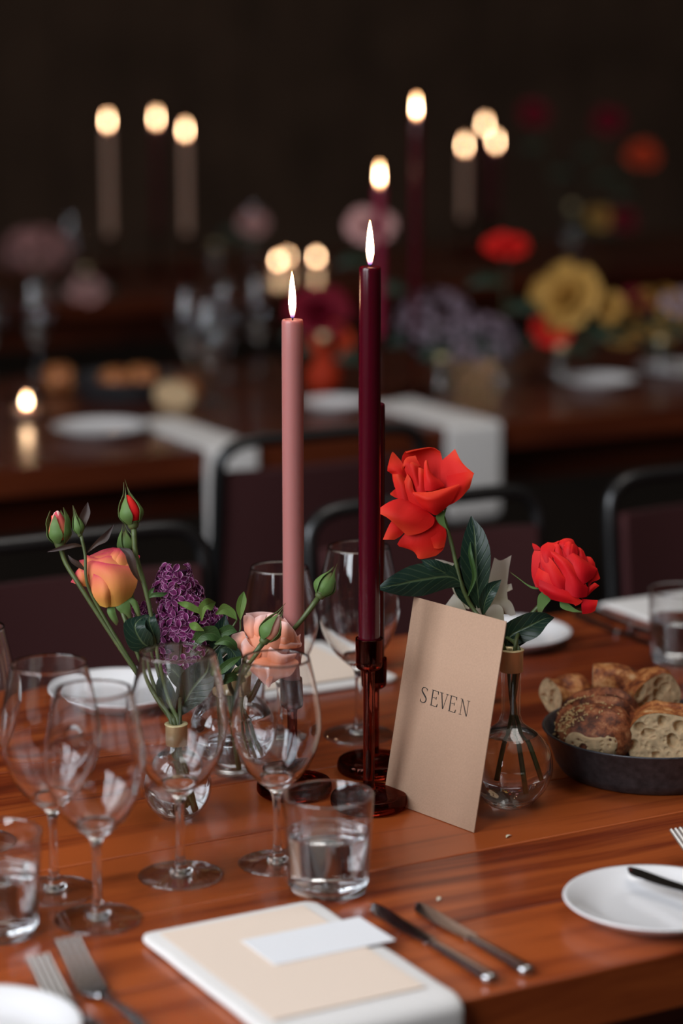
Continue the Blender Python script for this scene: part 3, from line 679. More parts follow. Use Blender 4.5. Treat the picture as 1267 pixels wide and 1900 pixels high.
# small fallen bits on the wood
def fleck(px, py, ln, ang, label):
    b = G(px, py); c, s = math.cos(ang), math.sin(ang); rows = []
    for i in range(5):
        t = i / 4 - .5; w_ = ln * .16 * math.sqrt(max(.05, 1 - (2 * t) ** 2)); cx, cy = t * ln, .12 * ln * (1 - 4 * t * t)
        rows.append([(c * cx - s * (cy + q), s * cx + c * (cy + q), .0008 + .0009 * (1 - 4 * t * t)) for q in (-w_, 0, w_)])
    v, f, u = patch(rows, 5, 9); v, f, u = thick(v, f, u, .0005); o = mesh('fallen_petal', v, f, 'petal_white', None, True, u); o.location = b + Vector((0, 0, .0004)); tag(o, label, 'petal')
fleck(812, 1670, .010, -2.2, 'tiny curled white petal scrap on the wood near the knives')
fleck(944, 1554, .009, .4, 'tiny white petal scrap on the wood before the vase')
fleck(1026, 1312, .020, .2, 'white petal lying behind the bread bowl rim')
fleck(962, 1228, .014, 1.3, 'cream petal fallen on the wood behind the brass collar')

# ================================================================== flowers (outlines taken from enlarged views, laid out at the vase's own distance)
class View:
    def __init__(s, ox, oy, sc, D): s.ox, s.oy, s.s, s.D = ox, oy, sc, D
    def __call__(s, x, y, d=0): return W(s.ox + x / s.s, s.oy + y / s.s, s.D - d / s.s * s.D / F)
    def size(s, n): return n / s.s * s.D / F
def petal(V, rows, mat, par, name='petal', nu=9, nv=11, ruffle=.0006, t=.0004):
    v, f, u = patch([[V(*p) for p in r_] for r_ in rows], nu, nv, ruffle); v, f, u = thick(v, f, u, t)
    return mesh(name, v, f, mat, par, True, u, False)
def heart(V, c, rx, ry, rz_, mat, par, name='heart'):
    vs, fs = lathe([(math.sin(math.pi * i / 14), -math.cos(math.pi * i / 14)) for i in range(15)], 20)
    o = V(*c); a, b_ = V(c[0] + rx, c[1], c[2] if len(c) > 2 else 0) - o, V(c[0], c[1] - ry, c[2] if len(c) > 2 else 0) - o; n = a.cross(b_).normalized() * V.size(rz_)
    vs = [o + a * v[0] + n * v[1] + b_ * v[2] for v in vs]; uv = [(.5, .3)] * len(vs)
    return mesh(name, vs, fs, mat, par, True, uv, False)
def stem(pts, rad, par, mat='stem', name='stem', n=24): return mesh(name, *tube([tuple(p) for p in pts], rad, 9, n), mat, par, True, None, False)
def leaf(pts, widths, par, mat='leaf_dark', name='leaf', fold=.25, face=None, t=.0004, ruf=.0005):
    """pts: world spine; widths: half widths; the blade faces the viewer unless face is given"""
    n = len(pts); sp = [Vector(p) for p in pts]; rows = []
    for i in range(n):
        d = (sp[min(i + 1, n - 1)] - sp[max(i - 1, 0)]).normalized(); nz = face or (-FW); side = d.cross(nz).normalized(); w_ = widths[i]; up = side.cross(d).normalized()
        rows.append([sp[i] - side * w_ + up * w_ * fold, sp[i] - side * w_ * .5 + up * w_ * fold * .35, sp[i], sp[i] + side * w_ * .5 + up * w_ * fold * .35, sp[i] + side * w_ + up * w_ * fold])
    v, f, u = patch(rows, 9, 15, ruf); v, f, u = thick(v, f, u, t); return mesh(name, v, f, mat, par, True, u, False)
def pxleaf(D, pts, wpx, par, mat='leaf_dark', name='leaf', fold=.25, face=None):
    sp = [W(p[0], p[1], D - (p[2] if len(p) > 2 else 0)) for p in pts]; return leaf(sp, [q * D / F for q in wpx], par, mat, name, fold, face)

D3 = depth(V3.location); D1 = depth(V1.location); D2 = depth(V2.location)
in3 = lambda dx, z: V3.location + RT * dx + ZV * z
in1 = lambda dx, z: V1.location + RT * dx + ZV * z
in2 = lambda dx, z: V2.location + RT * dx + ZV * z

# --- the open coral rose
r1 = root('garden_rose', 'wide open coral-red rose with drooping petals, above the SEVEN card', 'rose', in3(.004, .012))
V = View(680, 810, 5.76, D3 - .005)
heart(V, (650, 600, -10), 190, 190, 90, 'rose_coral', r1)
for rows in (
    [[(480, 560, -40), (640, 560, -20), (800, 560, -40)], [(420, 380, -110), (620, 380, -140), (830, 400, -100)], [(375, 250, -150), (600, 240, -200), (815, 270, -150)], [(410, 165, -150), (640, 125, -180), (790, 165, -150)], [(425, 175, -100), (690, 118, -110), (785, 165, -110)]],
    [[(800, 560, -20), (850, 560, 0), (880, 600, 20)], [(790, 420, -90), (880, 430, -60), (960, 560, 0)], [(800, 270, -130), (930, 330, -90), (1060, 470, -20)], [(870, 200, -130), (1000, 270, -70), (1120, 420, -10)], [(945, 130, -100), (1030, 290, -50), (1148, 395, 20)]],
    [[(860, 420, -40), (850, 540, 30), (800, 720, 60)], [(960, 400, -40), (960, 540, 60), (890, 730, 70)], [(1060, 380, -30), (1060, 500, 40), (1000, 660, 50)], [(1145, 390, 0), (1125, 460, 10), (1105, 545, 10)]],
    [[(420, 640, 20), (480, 580, 40), (520, 600, 40)], [(300, 540, -20), (380, 500, 30), (440, 480, 10)], [(270, 400, -40), (350, 390, 30), (430, 390, 0)], [(222, 365, 10), (310, 345, 30), (390, 310, -20)], [(240, 270, 0), (300, 250, -30), (370, 265, -60)], [(272, 165, -50), (284, 168, -55), (300, 180, -60)]],
    [[(360, 720, 30), (420, 740, 70), (490, 730, 60)], [(310, 560, 10), (390, 560, 70), (470, 600, 50)], [(275, 400, 0), (330, 400, 50), (400, 410, 10)]],
    [[(370, 560, 0), (365, 670, 10)], [(310, 560, -10), (315, 655, 0)], [(255, 605, 0), (258, 622, 0)]],
    [[(560, 590, 60), (600, 600, 60), (640, 590, 50)], [(440, 430, 40), (520, 440, 90), (600, 420, 60)], [(400, 330, 30), (470, 300, 70), (580, 330, 50)], [(385, 370, 40), (430, 270, 40), (540, 250, 30)], [(375, 330, 50), (420, 235, 0), (520, 205, 10)]],
    [[(540, 590, 90), (580, 590, 100), (620, 590, 90)], [(470, 420, 70), (520, 430, 110), (560, 420, 80)], [(455, 300, 60), (500, 310, 90), (560, 320, 70)], [(450, 285, 50), (500, 275, 60), (600, 335, 60)]],
    [[(540, 600, 105), (590, 610, 115), (640, 600, 105)], [(545, 440, 90), (580, 450, 110), (620, 450, 90)], [(550, 330, 70), (580, 335, 90), (612, 350, 80)]],
    [[(610, 580, 100), (700, 580, 130), (800, 540, 100)], [(610, 500, 100), (690, 480, 150), (830, 525, 90)], [(612, 400, 90), (660, 410, 130), (780, 460, 90)], [(618, 290, 80), (650, 300, 100), (690, 400, 90)], [(632, 252, 80), (642, 250, 80), (655, 258, 80)]],
    [[(690, 820, 70), (740, 840, 90), (790, 810, 70)], [(600, 760, 110), (720, 770, 170), (900, 710, 100)], [(540, 680, 130), (720, 700, 210), (960, 600, 110)], [(495, 605, 130), (690, 660, 225), (990, 515, 115)], [(505, 595, 110), (700, 590, 165), (985, 508, 95)]],
    [[(600, 820, 80), (620, 800, 95), (640, 790, 90)], [(470, 720, 70), (530, 680, 115), (580, 700, 110)], [(390, 550, 40), (450, 560, 100), (510, 580, 100)], [(440, 400, 50), (465, 440, 90), (490, 500, 90)]],
    [[(520, 700, 60), (580, 740, 90), (650, 800, 80)], [(370, 662, 60), (540, 800, 140), (722, 870, 90)], [(240, 700, 80), (440, 880, 190), (700, 960, 110)], [(150, 755, 90), (340, 900, 165), (570, 1035, 130)], [(82, 792, 85), (250, 890, 120), (430, 1058, 100)]],
    [[(560, 840, 10), (700, 850, 30), (790, 890, 0)], [(440, 1000, 30), (640, 1000, 70), (840, 980, 10)], [(330, 1150, 30), (600, 1120, 70), (852, 1060, 0)], [(420, 1190, 20), (590, 1225, 50), (825, 1195, -10)], [(535, 1225, 10), (560, 1312, 30), (745, 1270, -10)]],
    [[(330, 860, 20), (400, 900, 30), (440, 960, 40)], [(260, 910, 30), (330, 980, 50), (380, 1050, 40)], [(175, 1098, 30), (230, 1100, 40), (300, 1105, 30)]],
    [[(640, 1000, 40), (760, 960, 30), (830, 940, 0)], [(690, 1100, 60), (780, 1080, 40), (850, 1040, 0)], [(720, 1190, 50), (770, 1200, 40), (830, 1185, 0)]],
): petal(V, rows, 'rose_coral', r1)
stem([V(790, 800, -10), V(850, 950, -10), W(838, 1010, D3), W(858, 1090, D3), W(885, 1140, D3 + .004), in3(-.014, H3 + .015), in3(-.004, H3 - .01), in3(0, H3 - .05), in3(.012, .02)], [.0030, .0022, .0021, .0022, .0022, .002, .002, .002, .002], r1)
for rows in ([[(800, 800, 20), (850, 790, 10)], [(740, 850, 40), (830, 870, 30)], [(770, 930, 40), (850, 950, 30)], [(880, 1010, 20), (892, 1030, 20)]], [[(790, 800, 10), (840, 770, 10)], [(830, 790, 0), (858, 760, 0)], [(840, 830, 0), (850, 780, 0)]]):
    petal(V, rows, 'sepal', r1, 'sepal')
# its leaves
pxleaf(D3, [(862, 1088, .0), (835, 1070, .004), (780, 1076, .01), (735, 1085, .012), (698, 1092, .008)], [2, 22, 30, 20, .5], r1, 'leaf_dark', fold=-.25)
pxleaf(D3, [(850, 1085, .0), (830, 1066, .004), (805, 1052, .008), (781, 1038, .006)], [2, 13, 14, .5], r1, 'leaf_dark', fold=-.3)
pxleaf(D3, [(890, 1128, .0), (884, 1080, .004), (882, 1030, .006), (880, 990, .004), (874, 957, .0)], [4, 22, 28, 19, .5], r1, 'leaf_dark', fold=.25)
pxleaf(D3 + .01, [(880, 1130, .0), (862, 1098, .004), (850, 1060, .006), (856, 1030, .0)], [4, 16, 13, .5], r1, 'leaf_dark', fold=.3)
pxleaf(D3 - .012, [(896, 1140, .0), (900, 1115, .006), (912, 1092, .008), (930, 1076, .0)], [2, 12, 12, .5], r1, 'leaf_dark', fold=.35)
pxleaf(D3 - .008, [(868, 1106, .0), (880, 1070, .004), (873, 1030, .006), (872, 1006, .0)], [1, 4, 4, .5], r1, 'leaf_mid', name='leaf_stalk', fold=.35)

# --- the fuller red rose
r2 = root('garden_rose', 'full red rose tilted aside, above the bread bowl', 'rose', in3(.006, .02))
V = View(940, 970, 6.335, D3 + .002)
heart(V, (660, 580, 0), 290, 290, 150, 'rose_red', r2)
for rows in (
    [[(340, 760, 0), (400, 760, 30)], [(292, 600, -40), (360, 600, 20)], [(300, 400, -60), (400, 430, 0)], [(330, 320, -60), (395, 330, -30)]],
    [[(320, 320, -40), (395, 320, -20)], [(305, 280, -50), (390, 295, -40)], [(298, 240, -60), (345, 258, -60)]],
    [[(540, 380, 0), (700, 360, 60), (880, 420, 0)], [(550, 270, -20), (690, 260, 50), (860, 320, -10)], [(600, 222, -30), (690, 185, -10), (770, 195, -20), (805, 250, -20)]],
    [[(640, 420, 60), (740, 430, 120), (840, 420, 60)], [(650, 300, 40), (740, 310, 110), (850, 330, 40)], [(680, 240, 30), (740, 222, 60), (810, 265, 30)]],
    [[(690, 420, 100), (770, 420, 120), (830, 420, 100)], [(700, 300, 60), (760, 320, 110), (830, 310, 60)], [(730, 270, 60), (770, 255, 70), (790, 250, 60)]],
    [[(850, 440, 50), (890, 450, 70), (945, 455, 50)], [(840, 350, 30), (880, 380, 50), (930, 400, 20)], [(842, 288, 0), (870, 300, 10), (905, 335, 0)]],
    [[(900, 640, 60), (980, 650, 60), (1020, 640, 20)], [(930, 500, 50), (1000, 540, 40), (1050, 560, 0)], [(935, 395, 0), (990, 410, 0), (1032, 465, -10)]],
    [[(940, 560, 70), (950, 640, 80), (960, 760, 80)], [(1020, 540, 40), (1010, 620, 60), (1000, 700, 60)], [(1060, 540, 10), (1060, 600, 30), (1035, 682, 40)], [(1085, 620, 0), (1092, 655, 10), (1060, 675, 20)]],
    [[(740, 720, 140), (900, 720, 160), (1020, 640, 80)], [(690, 440, 120), (880, 580, 190), (1050, 570, 60)], [(750, 350, 110), (880, 460, 150), (1060, 535, 50)], [(665, 278, 70), (800, 365, 110), (950, 460, 80)]],
    [[(400, 540, 90), (500, 600, 140), (600, 640, 150)], [(390, 420, 70), (470, 440, 130), (560, 520, 140)], [(396, 340, 50), (470, 350, 100), (540, 420, 120)], [(410, 275, 10), (490, 290, 60), (560, 310, 80)], [(480, 230, -10), (550, 235, 10), (610, 210, 0)]],
    [[(560, 420, 90), (620, 440, 120), (670, 420, 120)], [(555, 320, 70), (610, 350, 110), (665, 388, 110)], [(556, 255, 40), (600, 250, 60), (640, 320, 80)]],
    [[(680, 820, 150), (820, 880, 180), (940, 870, 110)], [(600, 520, 130), (800, 690, 215), (955, 765, 125)], [(512, 340, 105), (700, 500, 200), (945, 752, 130)], [(520, 322, 80), (690, 420, 160), (812, 548, 165), (900, 660, 150)]],
    [[(560, 800, 120), (640, 810, 170), (712, 820, 140)], [(460, 660, 110), (590, 720, 180), (705, 720, 150)], [(400, 440, 90), (550, 590, 175), (722, 668, 165)], [(398, 350, 60), (530, 430, 140), (630, 580, 160), (705, 655, 155)]],
    [[(390, 800, 40), (460, 850, 80), (540, 880, 100)], [(330, 660, 20), (440, 720, 120), (560, 780, 150)], [(370, 530, 40), (460, 580, 130), (560, 640, 160)]],
    [[(380, 665, 110), (392, 760, 130), (520, 900, 90)], [(560, 745, 165), (560, 830, 190), (640, 930, 130)], [(750, 825, 165), (745, 885, 185), (780, 955, 130)], [(892, 918, 130), (862, 950, 140), (808, 975, 120)]],
    [[(880, 893, 110), (878, 980, 130), (888, 1072, 90)], [(980, 905, 90), (985, 980, 110), (970, 1062, 80)], [(1068, 912, 70), (1055, 970, 80), (1040, 1030, 70)]],
    [[(870, 890, 80), (910, 880, 100), (950, 860, 80)], [(940, 780, 80), (980, 790, 90), (1010, 800, 60)], [(1030, 700, 50), (1060, 720, 50), (1086, 740, 40)]],
): petal(V, rows, 'rose_red', r2)
for rows in ([[(430, 800, 60), (520, 900, 60)], [(370, 860, 70), (500, 930, 70)], [(360, 980, 60), (440, 1000, 60)], [(365, 1065, 50), (400, 1075, 50)]],
             [[(620, 930, 60), (660, 900, 60)], [(640, 1000, 70), (740, 960, 70)], [(760, 1045, 70), (820, 1020, 60)], [(880, 1055, 60), (890, 1045, 60)]],
             [[(360, 765, 20), (385, 780, 20)], [(260, 730, 10), (290, 770, 10)], [(130, 640, 0), (150, 665, 0)], [(35, 570, 0), (60, 600, 0)]]):
    petal(V, rows, 'sepal', r2, 'sepal')
stem([V(500, 860, 20), V(380, 980, 0), V(270, 1100, 0), W(965, 1170, D3), in3(.004, H3 + .008), in3(.003, H3 - .02), in3(.004, H3 - .06), in3(.024, .03)], [.003, .0024, .0022, .0022, .0021, .002, .002, .002], r2)
pxleaf(D3 - .006, [(938, 1202, .0), (948, 1178, .004), (985, 1160, .008), (1010, 1148, .006), (1028, 1146, .0)], [3, 22, 24, 12, .5], r2, 'leaf_dark', fold=.3)
pxleaf(D3 - .006, [(942, 1206, .0), (955, 1196, .004), (975, 1184, .004), (985, 1178, .0)], [2, 7, 6, .5], r2, 'leaf_dark', fold=.3)

# --- the white bloom behind the card
r3 = root('white_rose', 'creamy white bloom half hidden behind the SEVEN card', 'rose', in3(-.004, .03))
V = View(660, 800, 2.087, D3 + .035)
heart(V, (500, 660, 0), 50, 60, 30, 'petal_white', r3)
for rows in ([[(500, 700, 10), (600, 712, 10)], [(510, 600, 20), (585, 610, 10)], [(535, 490, 10), (560, 500, 10), (602, 480, 0)]], [[(510, 650, 20), (560, 640, 20)], [(540, 680, 20), (600, 660, 15)], [(600, 716, 10), (622, 712, 10)]],
             [[(500, 640, 0), (540, 640, 10)], [(570, 600, 0), (590, 620, 10)], [(602, 590, 0), (607, 612, 0)]], [[(400, 680, 0), (440, 690, 0)], [(370, 600, 0), (430, 600, 10)], [(330, 515, 0), (420, 530, 0)], [(305, 495, 0), (340, 500, 0)]],
             [[(380, 720, 0), (430, 700, 0)], [(350, 690, 0), (410, 660, 10)], [(342, 680, 0), (380, 630, 0)]], [[(510, 740, 25), (575, 740, 25)], [(505, 700, 30), (570, 690, 30)], [(530, 670, 25), (555, 672, 25)]]):
    petal(V, rows, 'petal_white', r3)
stem([V(505, 700, 0), W(918, 1170, D3 + .02), in3(.006, H3 + .004), in3(.006, H3 - .03), in3(-.01, .03)], .002, r3)

# --- the peach rose in the small vase
r4 = root('garden_rose', 'peach and yellow rose with magenta petal rims in the small vase', 'rose', in1(0, .01))
V = View(0, 850, 3.96, D1 + .01)
heart(V, (815, 890, 0), 170, 170, 110, 'rose_peach', r4)
for rows in (
    [[(640, 840, -40), (800, 820, -10), (1000, 840, -40)], [(630, 750, -60), (800, 730, -30), (1000, 740, -70)], [(660, 715, -60), (830, 655, -50), (1020, 715, -80)]],
    [[(940, 900, 0), (985, 900, 0), (1005, 880, -30)], [(960, 790, -20), (990, 790, -20), (1005, 810, -50)], [(940, 700, -40), (990, 700, -50), (1030, 718, -70)]],
    [[(640, 850, -20), (690, 860, 20), (720, 840, 0)], [(600, 800, -20), (650, 790, 20), (690, 770, 0)], [(580, 752, -30), (615, 745, -20), (648, 742, -10)]],
    [[(740, 800, 40), (840, 820, 80), (930, 800, 40)], [(780, 720, 20), (850, 720, 60), (940, 730, 20)], [(825, 672, -10), (870, 668, 20), (925, 682, -10)]],
    [[(700, 800, 50), (760, 800, 80), (830, 790, 60)], [(690, 740, 20), (760, 740, 60), (840, 740, 40)], [(700, 712, -10), (780, 690, 20), (845, 672, 10)]],
    [[(650, 950, 20), (660, 880, 40), (650, 820, 30)], [(590, 935, 40), (600, 880, 60), (600, 800, 40)], [(520, 912, 40), (540, 870, 40), (562, 830, 20)]],
    [[(770, 1092, 50), (870, 1085, 80), (965, 1020, 40)], [(700, 980, 90), (850, 970, 170), (1005, 930, 60)], [(650, 850, 90), (830, 860, 175), (1005, 860, 50)], [(640, 775, 60), (780, 800, 140), (960, 800, 60)], [(690, 752, 50), (800, 775, 110), (920, 795, 70)]],
    [[(690, 900, 60), (800, 900, 110), (940, 880, 60)], [(660, 800, 40), (800, 800, 105), (980, 790, 30)], [(630, 735, 10), (700, 752, 60), (800, 745, 75), (930, 760, 20)], [(640, 712, -20), (720, 735, 30), (800, 715, 50), (900, 725, 10)]],
    [[(800, 860, 60), (880, 840, 80), (960, 850, 40)], [(820, 740, 40), (880, 740, 70), (970, 760, 10)], [(850, 690, 10), (900, 680, 20), (960, 700, -20)]],
    [[(700, 1060, 40), (680, 1000, 60), (660, 960, 40)], [(660, 960, 70), (655, 920, 90), (650, 880, 60)], [(610, 850, 60), (640, 835, 80), (660, 845, 70)], [(590, 830, 40), (625, 815, 50), (655, 830, 60)]],
    [[(735, 1085, 70), (790, 1096, 90), (832, 1050, 80)], [(685, 1010, 100), (765, 1000, 180), (838, 970, 130)], [(655, 900, 85), (740, 890, 150), (805, 905, 150)], [(645, 830, 70), (710, 860, 130), (790, 895, 150)]],
): petal(V, rows, 'rose_peach', r4)
for rows in ([[(840, 1070, 60), (880, 1060, 60), (920, 1040, 50)], [(860, 1110, 80), (900, 1090, 80), (950, 1060, 60)], [(930, 1170, 60), (960, 1190, 60), (965, 1150, 50)]],
             [[(920, 1040, 50), (950, 1030, 40), (970, 1025, 30)], [(960, 1070, 60), (990, 1050, 60), (1010, 1060, 40)], [(1010, 1160, 50), (1030, 1180, 50), (1035, 1150, 40)]],
             [[(790, 1090, 50), (810, 1090, 60), (840, 1080, 50)], [(790, 1140, 60), (820, 1150, 70), (850, 1130, 60)], [(830, 1210, 40), (855, 1230, 40), (870, 1200, 40)]]):
    petal(V, rows, 'sepal', r4, 'sepal')
stem([V(880, 1070, 0), W(232, 1150, D1), W(262, 1230, D1), W(300, 1310, D1), in1(-.002, H1 + .005), in1(0, H1 - .02), in1(.002, H1 - .04), in1(.014, .012)], [.0028, .0022, .0022, .0024, .0024, .0024, .0024, .0026], r4)

def bud(base, tip, wpx, D, par, inner='rose_peach', openness=.0, nsep=5, seed=1, tail=.35, short=1.0):
    """closed bud from base px to tip px"""
    rnd = random.Random(seed); b = W(base[0], base[1], D); t = W(tip[0], tip[1], D); ax = t - b; L = ax.length; ax.normalize(); r_ = wpx / 2 * D / F
    a = ax.orthogonal().normalized(); c = ax.cross(a)
    prof = [(0, .12), (.55, .16), (.86, .30), (.92, .42), (.78, .60), (.50, .80), (.22, .95), (0, 1.0)]
    vs, fs = lathe([(max(0, q), h) for q, h in cr(prof, 18)], 16)
    mesh('bud_petals', [b + (a * v[0] + c * v[1]) * r_ * .95 + ax * L * v[2] for v in vs], fs, inner, par, True, [(.5, .25 + .75 * v[2]) for v in vs], False)
    vs, fs = lathe([(max(0, q), h) for q, h in cr([(0, -.06), (.34, -.04), (.46, .04), (.5, .12), (.6, .18), (0.0, .2)], 12)], 14)
    mesh('calyx', [b + (a * v[0] + c * v[1]) * r_ + ax * L * v[2] for v in vs], fs, 'stem', par, True, None, False)
    pr = cr([(.50, .10), (.84, .24), (1.02, .38), (.98, .55), (.72 + openness, .80), (.34 + openness * 1.6, 1.02), (.1 + openness * 2.0, 1.06 + tail)], 12); pr = [(q, .1 + (h - .1) * short) for q, h in pr]
    for k_ in range(nsep):
        an = 2 * math.pi * (k_ + rnd.uniform(-.12, .12)) / nsep; sc = rnd.uniform(.85, 1.1); rows = []
        for i, (q, h) in enumerate(pr):
            tt = i / 11; hw = (.72 * math.sin(min(1, tt * 2.2 + .25) * math.pi / 2) * (1 - tt ** 1.7) + .02) * (math.pi / nsep) * 1.25
            rows.append([b + (a * math.cos(an + s * hw) + c * math.sin(an + s * hw)) * r_ * max(q, .06) * 1.04 + ax * L * (.1 + (h - .1) * (sc if tt > .5 else 1)) for s in (-1, -.5, 0, .5, 1)])
        v, f, u = patch(rows, 7, 12, .0003); v, f, u = thick(v, f, u, .0005); mesh('sepal', v, f, 'sepal', par, True, u, False)
b1 = root('rose_bud', 'half-open rosebud showing pink and yellow, outermost above the small vase', 'rose bud', in1(-.004, .014))
bud((112, 1015), (106, 947), 44, D1 + .005, b1, 'rose_peach', .26, 4, 3, .1, .86)
Vb = View(0, 850, 3.96, D1 + .005)
for rows in ([[(400, 600, 30), (430, 610, 50), (465, 600, 30)], [(375, 500, 30), (420, 510, 60), (470, 520, 30)], [(385, 430, 10), (425, 420, 30), (455, 440, 10)], [(400, 400, 0), (425, 388, 10), (445, 410, 0)]], [[(400, 600, 0), (450, 600, 10)], [(380, 480, -10), (460, 480, 0)], [(378, 425, -20), (440, 400, -10)]]): petal(Vb, rows, 'rose_pink' if rows[0][0][2] else 'rose_coral', b1)
stem([W(112, 1014, D1 + .005), W(122, 1045, D1 + .005), W(150, 1090, D1), W(195, 1160, D1), W(245, 1235, D1), W(290, 1300, D1), in1(-.005, H1 + .004), in1(-.004, H1 - .03), in1(.006, .016)], [.0026, .0024, .0024, .0024, .0026, .0028, .0026, .0024, .0024], b1)
b2 = root('rose_bud', 'tallest closed green rosebud with a red slit, above the peach rose', 'rose bud', in1(.003, .016))
bud((248, 978), (236, 918), 44, D1 - .01, b2, 'rose_red', .0, 4, 8, .3)
stem([W(248, 978, D1 - .01), W(252, 1030, D1 - .01), W(268, 1085, D1 - .008), W(282, 1150, D1 - .006), W(290, 1220, D1 - .004), W(312, 1300, D1), in1(.002, H1 + .004), in1(.003, H1 - .03), in1(.010, .018)], [.003, .0026, .0026, .0022, .0022, .0024, .0024, .0022, .0022], b2)
pxleaf(D1 - .012, [(262, 1082), (250, 1062, .006), (244, 1040, .008), (238, 1025, .006), (222, 1016, .0)], [1, 5, 8, 7, 1], b2, 'leaf_brown', fold=.3)
pxleaf(D1 - .008, [(275, 1110), (284, 1104, .003), (300, 1103, .003), (312, 1100)], [1, 4, 4, .5], b2, 'leaf_mid', fold=.3)
pxleaf(D1 - .008, [(275, 1110), (280, 1098, .003), (286, 1090, .0)], [1, 4, .5], b2, 'leaf_mid', fold=.3)
pxleaf(D1 - .006, [(283, 1205), (262, 1190, .006), (250, 1160, .008), (272, 1140, .0)], [3, 24, 20, 1], b2, 'leaf_dark', fold=.25)
pxleaf(D1 - .002, [(292, 1200), (284, 1175, .006), (276, 1150, .008), (286, 1138, .0)], [3, 14, 14, 1], b2, 'leaf_dark', fold=.25)
b3 = root('rose_bud', 'small dark green bud beside the half-open bud', 'rose bud', in1(-.002, .018))
bud((149, 994), (141, 958), 20, D1 - .004, b3, 'sepal', .0, 4, 5, .4)
stem([W(150, 993, D1 - .004), W(158, 1030, D1 - .004), W(160, 1075, D1 - .006), W(176, 1115, D1), W(222, 1195, D1), W(282, 1290, D1 - .002), in1(-.003, H1 + .004), in1(-.002, H1 - .03), in1(.008, .02)], [.0018, .0016, .0016, .0018, .0022, .0024, .0022, .002, .002], b3)
pxleaf(D1, [(152, 990), (154, 968, .002), (160, 950, .002), (163, 932)], [1, 8, 8, .5], b3, 'leaf_brown', fold=.3)
pxleaf(D1, [(162, 1025), (178, 1010, .002), (195, 998, .002), (212, 973)], [1, 4, 7, .5], b3, 'leaf_brown', fold=.3)
pxleaf(D1, [(152, 1013), (138, 1012, .002), (112, 1018, .002), (88, 1024)], [1, 4, 4, .5], b3, 'leaf_brown', fold=.3)
pxleaf(D1, [(158, 1058), (146, 1048, .002), (134, 1040, .002), (126, 1030)], [1, 5, 4, .5], b3, 'leaf_brown', fold=.3)
b4 = root('rose_bud', 'closed green bud peeking out behind the peach rose top', 'rose bud', in1(.006, .02))
bud((236, 1030), (231, 985), 32, D1 + .035, b4, 'sepal', .0, 5, 2, .2)
stem([W(236, 1030, D1 + .035), W(240, 1080, D1 + .03), W(262, 1170, D1 + .02), W(305, 1290, D1 + .006), in1(.004, H1 + .003), in1(.004, H1 - .03), in1(.012, .022)], [.002, .0018, .002, .002, .002, .002, .002], b4)

# --- lilac
r5 = root('lilac_sprig', 'purple lilac sprig in full bloom behind the wine glasses', 'lilac', in1(.001, .012))
def floret_mesh():
    V_, F_, U_ = [], [], []
    for k_ in range(4):
        a = k_ * math.pi / 2 + .3; ca, sa = math.cos(a), math.sin(a); rows = []
        for (rr, hw, z) in ((.0004, .0006, .0), (.0020, .0016, .0006), (.0042, .0024, .0006), (.0060, .0016, -.0006), (.0066, .0004, -.0012)):
            rows.append([(ca * rr - sa * s * hw, sa * rr + ca * s * hw, z + .0011 * s * s) for s in (-1, 0, 1)])
        v, f, u = patch(rows, 5, 6); k0 = len(V_); V_ += v; F_ += [tuple(i + k0 for i in ff) for ff in f]; U_ += [(a_, max(b_ * .6, abs(a_ * 2 - 1) ** 3, b_ ** 3)) for a_, b_ in u]
    v, f = tube([(0, 0, -.009), (0, 0, .0002)], [.0007, .0010], 6); k0 = len(V_); V_ += [Vector(q) for q in v]; F_ += [tuple(i + k0 for i in ff) for ff in f]; U_ += [(.5, 0)] * len(v)
    me = bpy.data.meshes.new('floret'); me.from_pydata([tuple(q) for q in V_], [], F_); ul = me.uv_layers.new(name='UVMap')
    for lp in me.loops: ul.data[lp.index].uv = U_[lp.vertex_index]
    me.polygons.foreach_set('use_smooth', [True] * len(me.polygons)); me.materials.append(MATS['lilac']); return me
FLO = floret_mesh()
def place_floret(par, me, p, nrm, sc, rnd, name='floret'):
    q = nrm.to_track_quat('Z', 'Y').to_matrix().to_4x4() @ Matrix.Rotation(rnd.uniform(0, 6.28), 4, 'Z')
    o = bpy.data.objects.new(name, me); COL.objects.link(o); o.parent = par
    o.matrix_local = Matrix.Translation(p - par.location) @ q @ Matrix.Scale(sc, 4); return o
rnd = random.Random(11)
DL = D1 + .03
for spine, nfl in (([(326, 1056, 24), (326, 1085, 38), (340, 1112, 42), (346, 1140, 48), (340, 1180, 56), (338, 1225, 54), (345, 1250, 42)], 185), ([(372, 1140, 14), (392, 1150, 18), (412, 1158, 15)], 36), ([(262, 1128, 12), (268, 1148, 14)], 18)):
    for i in range(nfl):
        t = rnd.random(); q = cr(spine, 40)[int(t * 39)]; an = rnd.uniform(-2.0, 2.0) if nfl > 40 else rnd.uniform(-2.4, 2.4); rr = q[2] * D1 / F
        c = W(q[0], q[1], DL); n = (RT * math.sin(an) - fh * math.cos(an) + UP * rnd.uniform(-.3, .6)).normalized(); p = c + (RT * math.sin(an) - fh * math.cos(an) * .8) * rr * rnd.uniform(.72, 1.06)
        if i < 6 and nfl > 40: n = (n + UP * 2).normalized(); p = c + UP * .004 * rnd.random() + RT * rnd.uniform(-1, 1) * rr
        place_floret(r5, FLO, p, n, rnd.uniform(1.15, 1.45), rnd)
stem([W(330, 1060, DL), W(345, 1130, DL), W(337, 1200, DL), W(335, 1280, D1 + .012), in1(.004, H1 + .004), in1(.003, H1 - .03), in1(.0, .014)], [.001, .0015, .002, .0024, .0022, .0022, .0022], r5, 'stem_dark')
stem([W(412, 1160, DL), W(380, 1165, DL), W(345, 1185, DL + .002)], [.0008, .0010, .0012], r5, 'stem_dark', n=12)
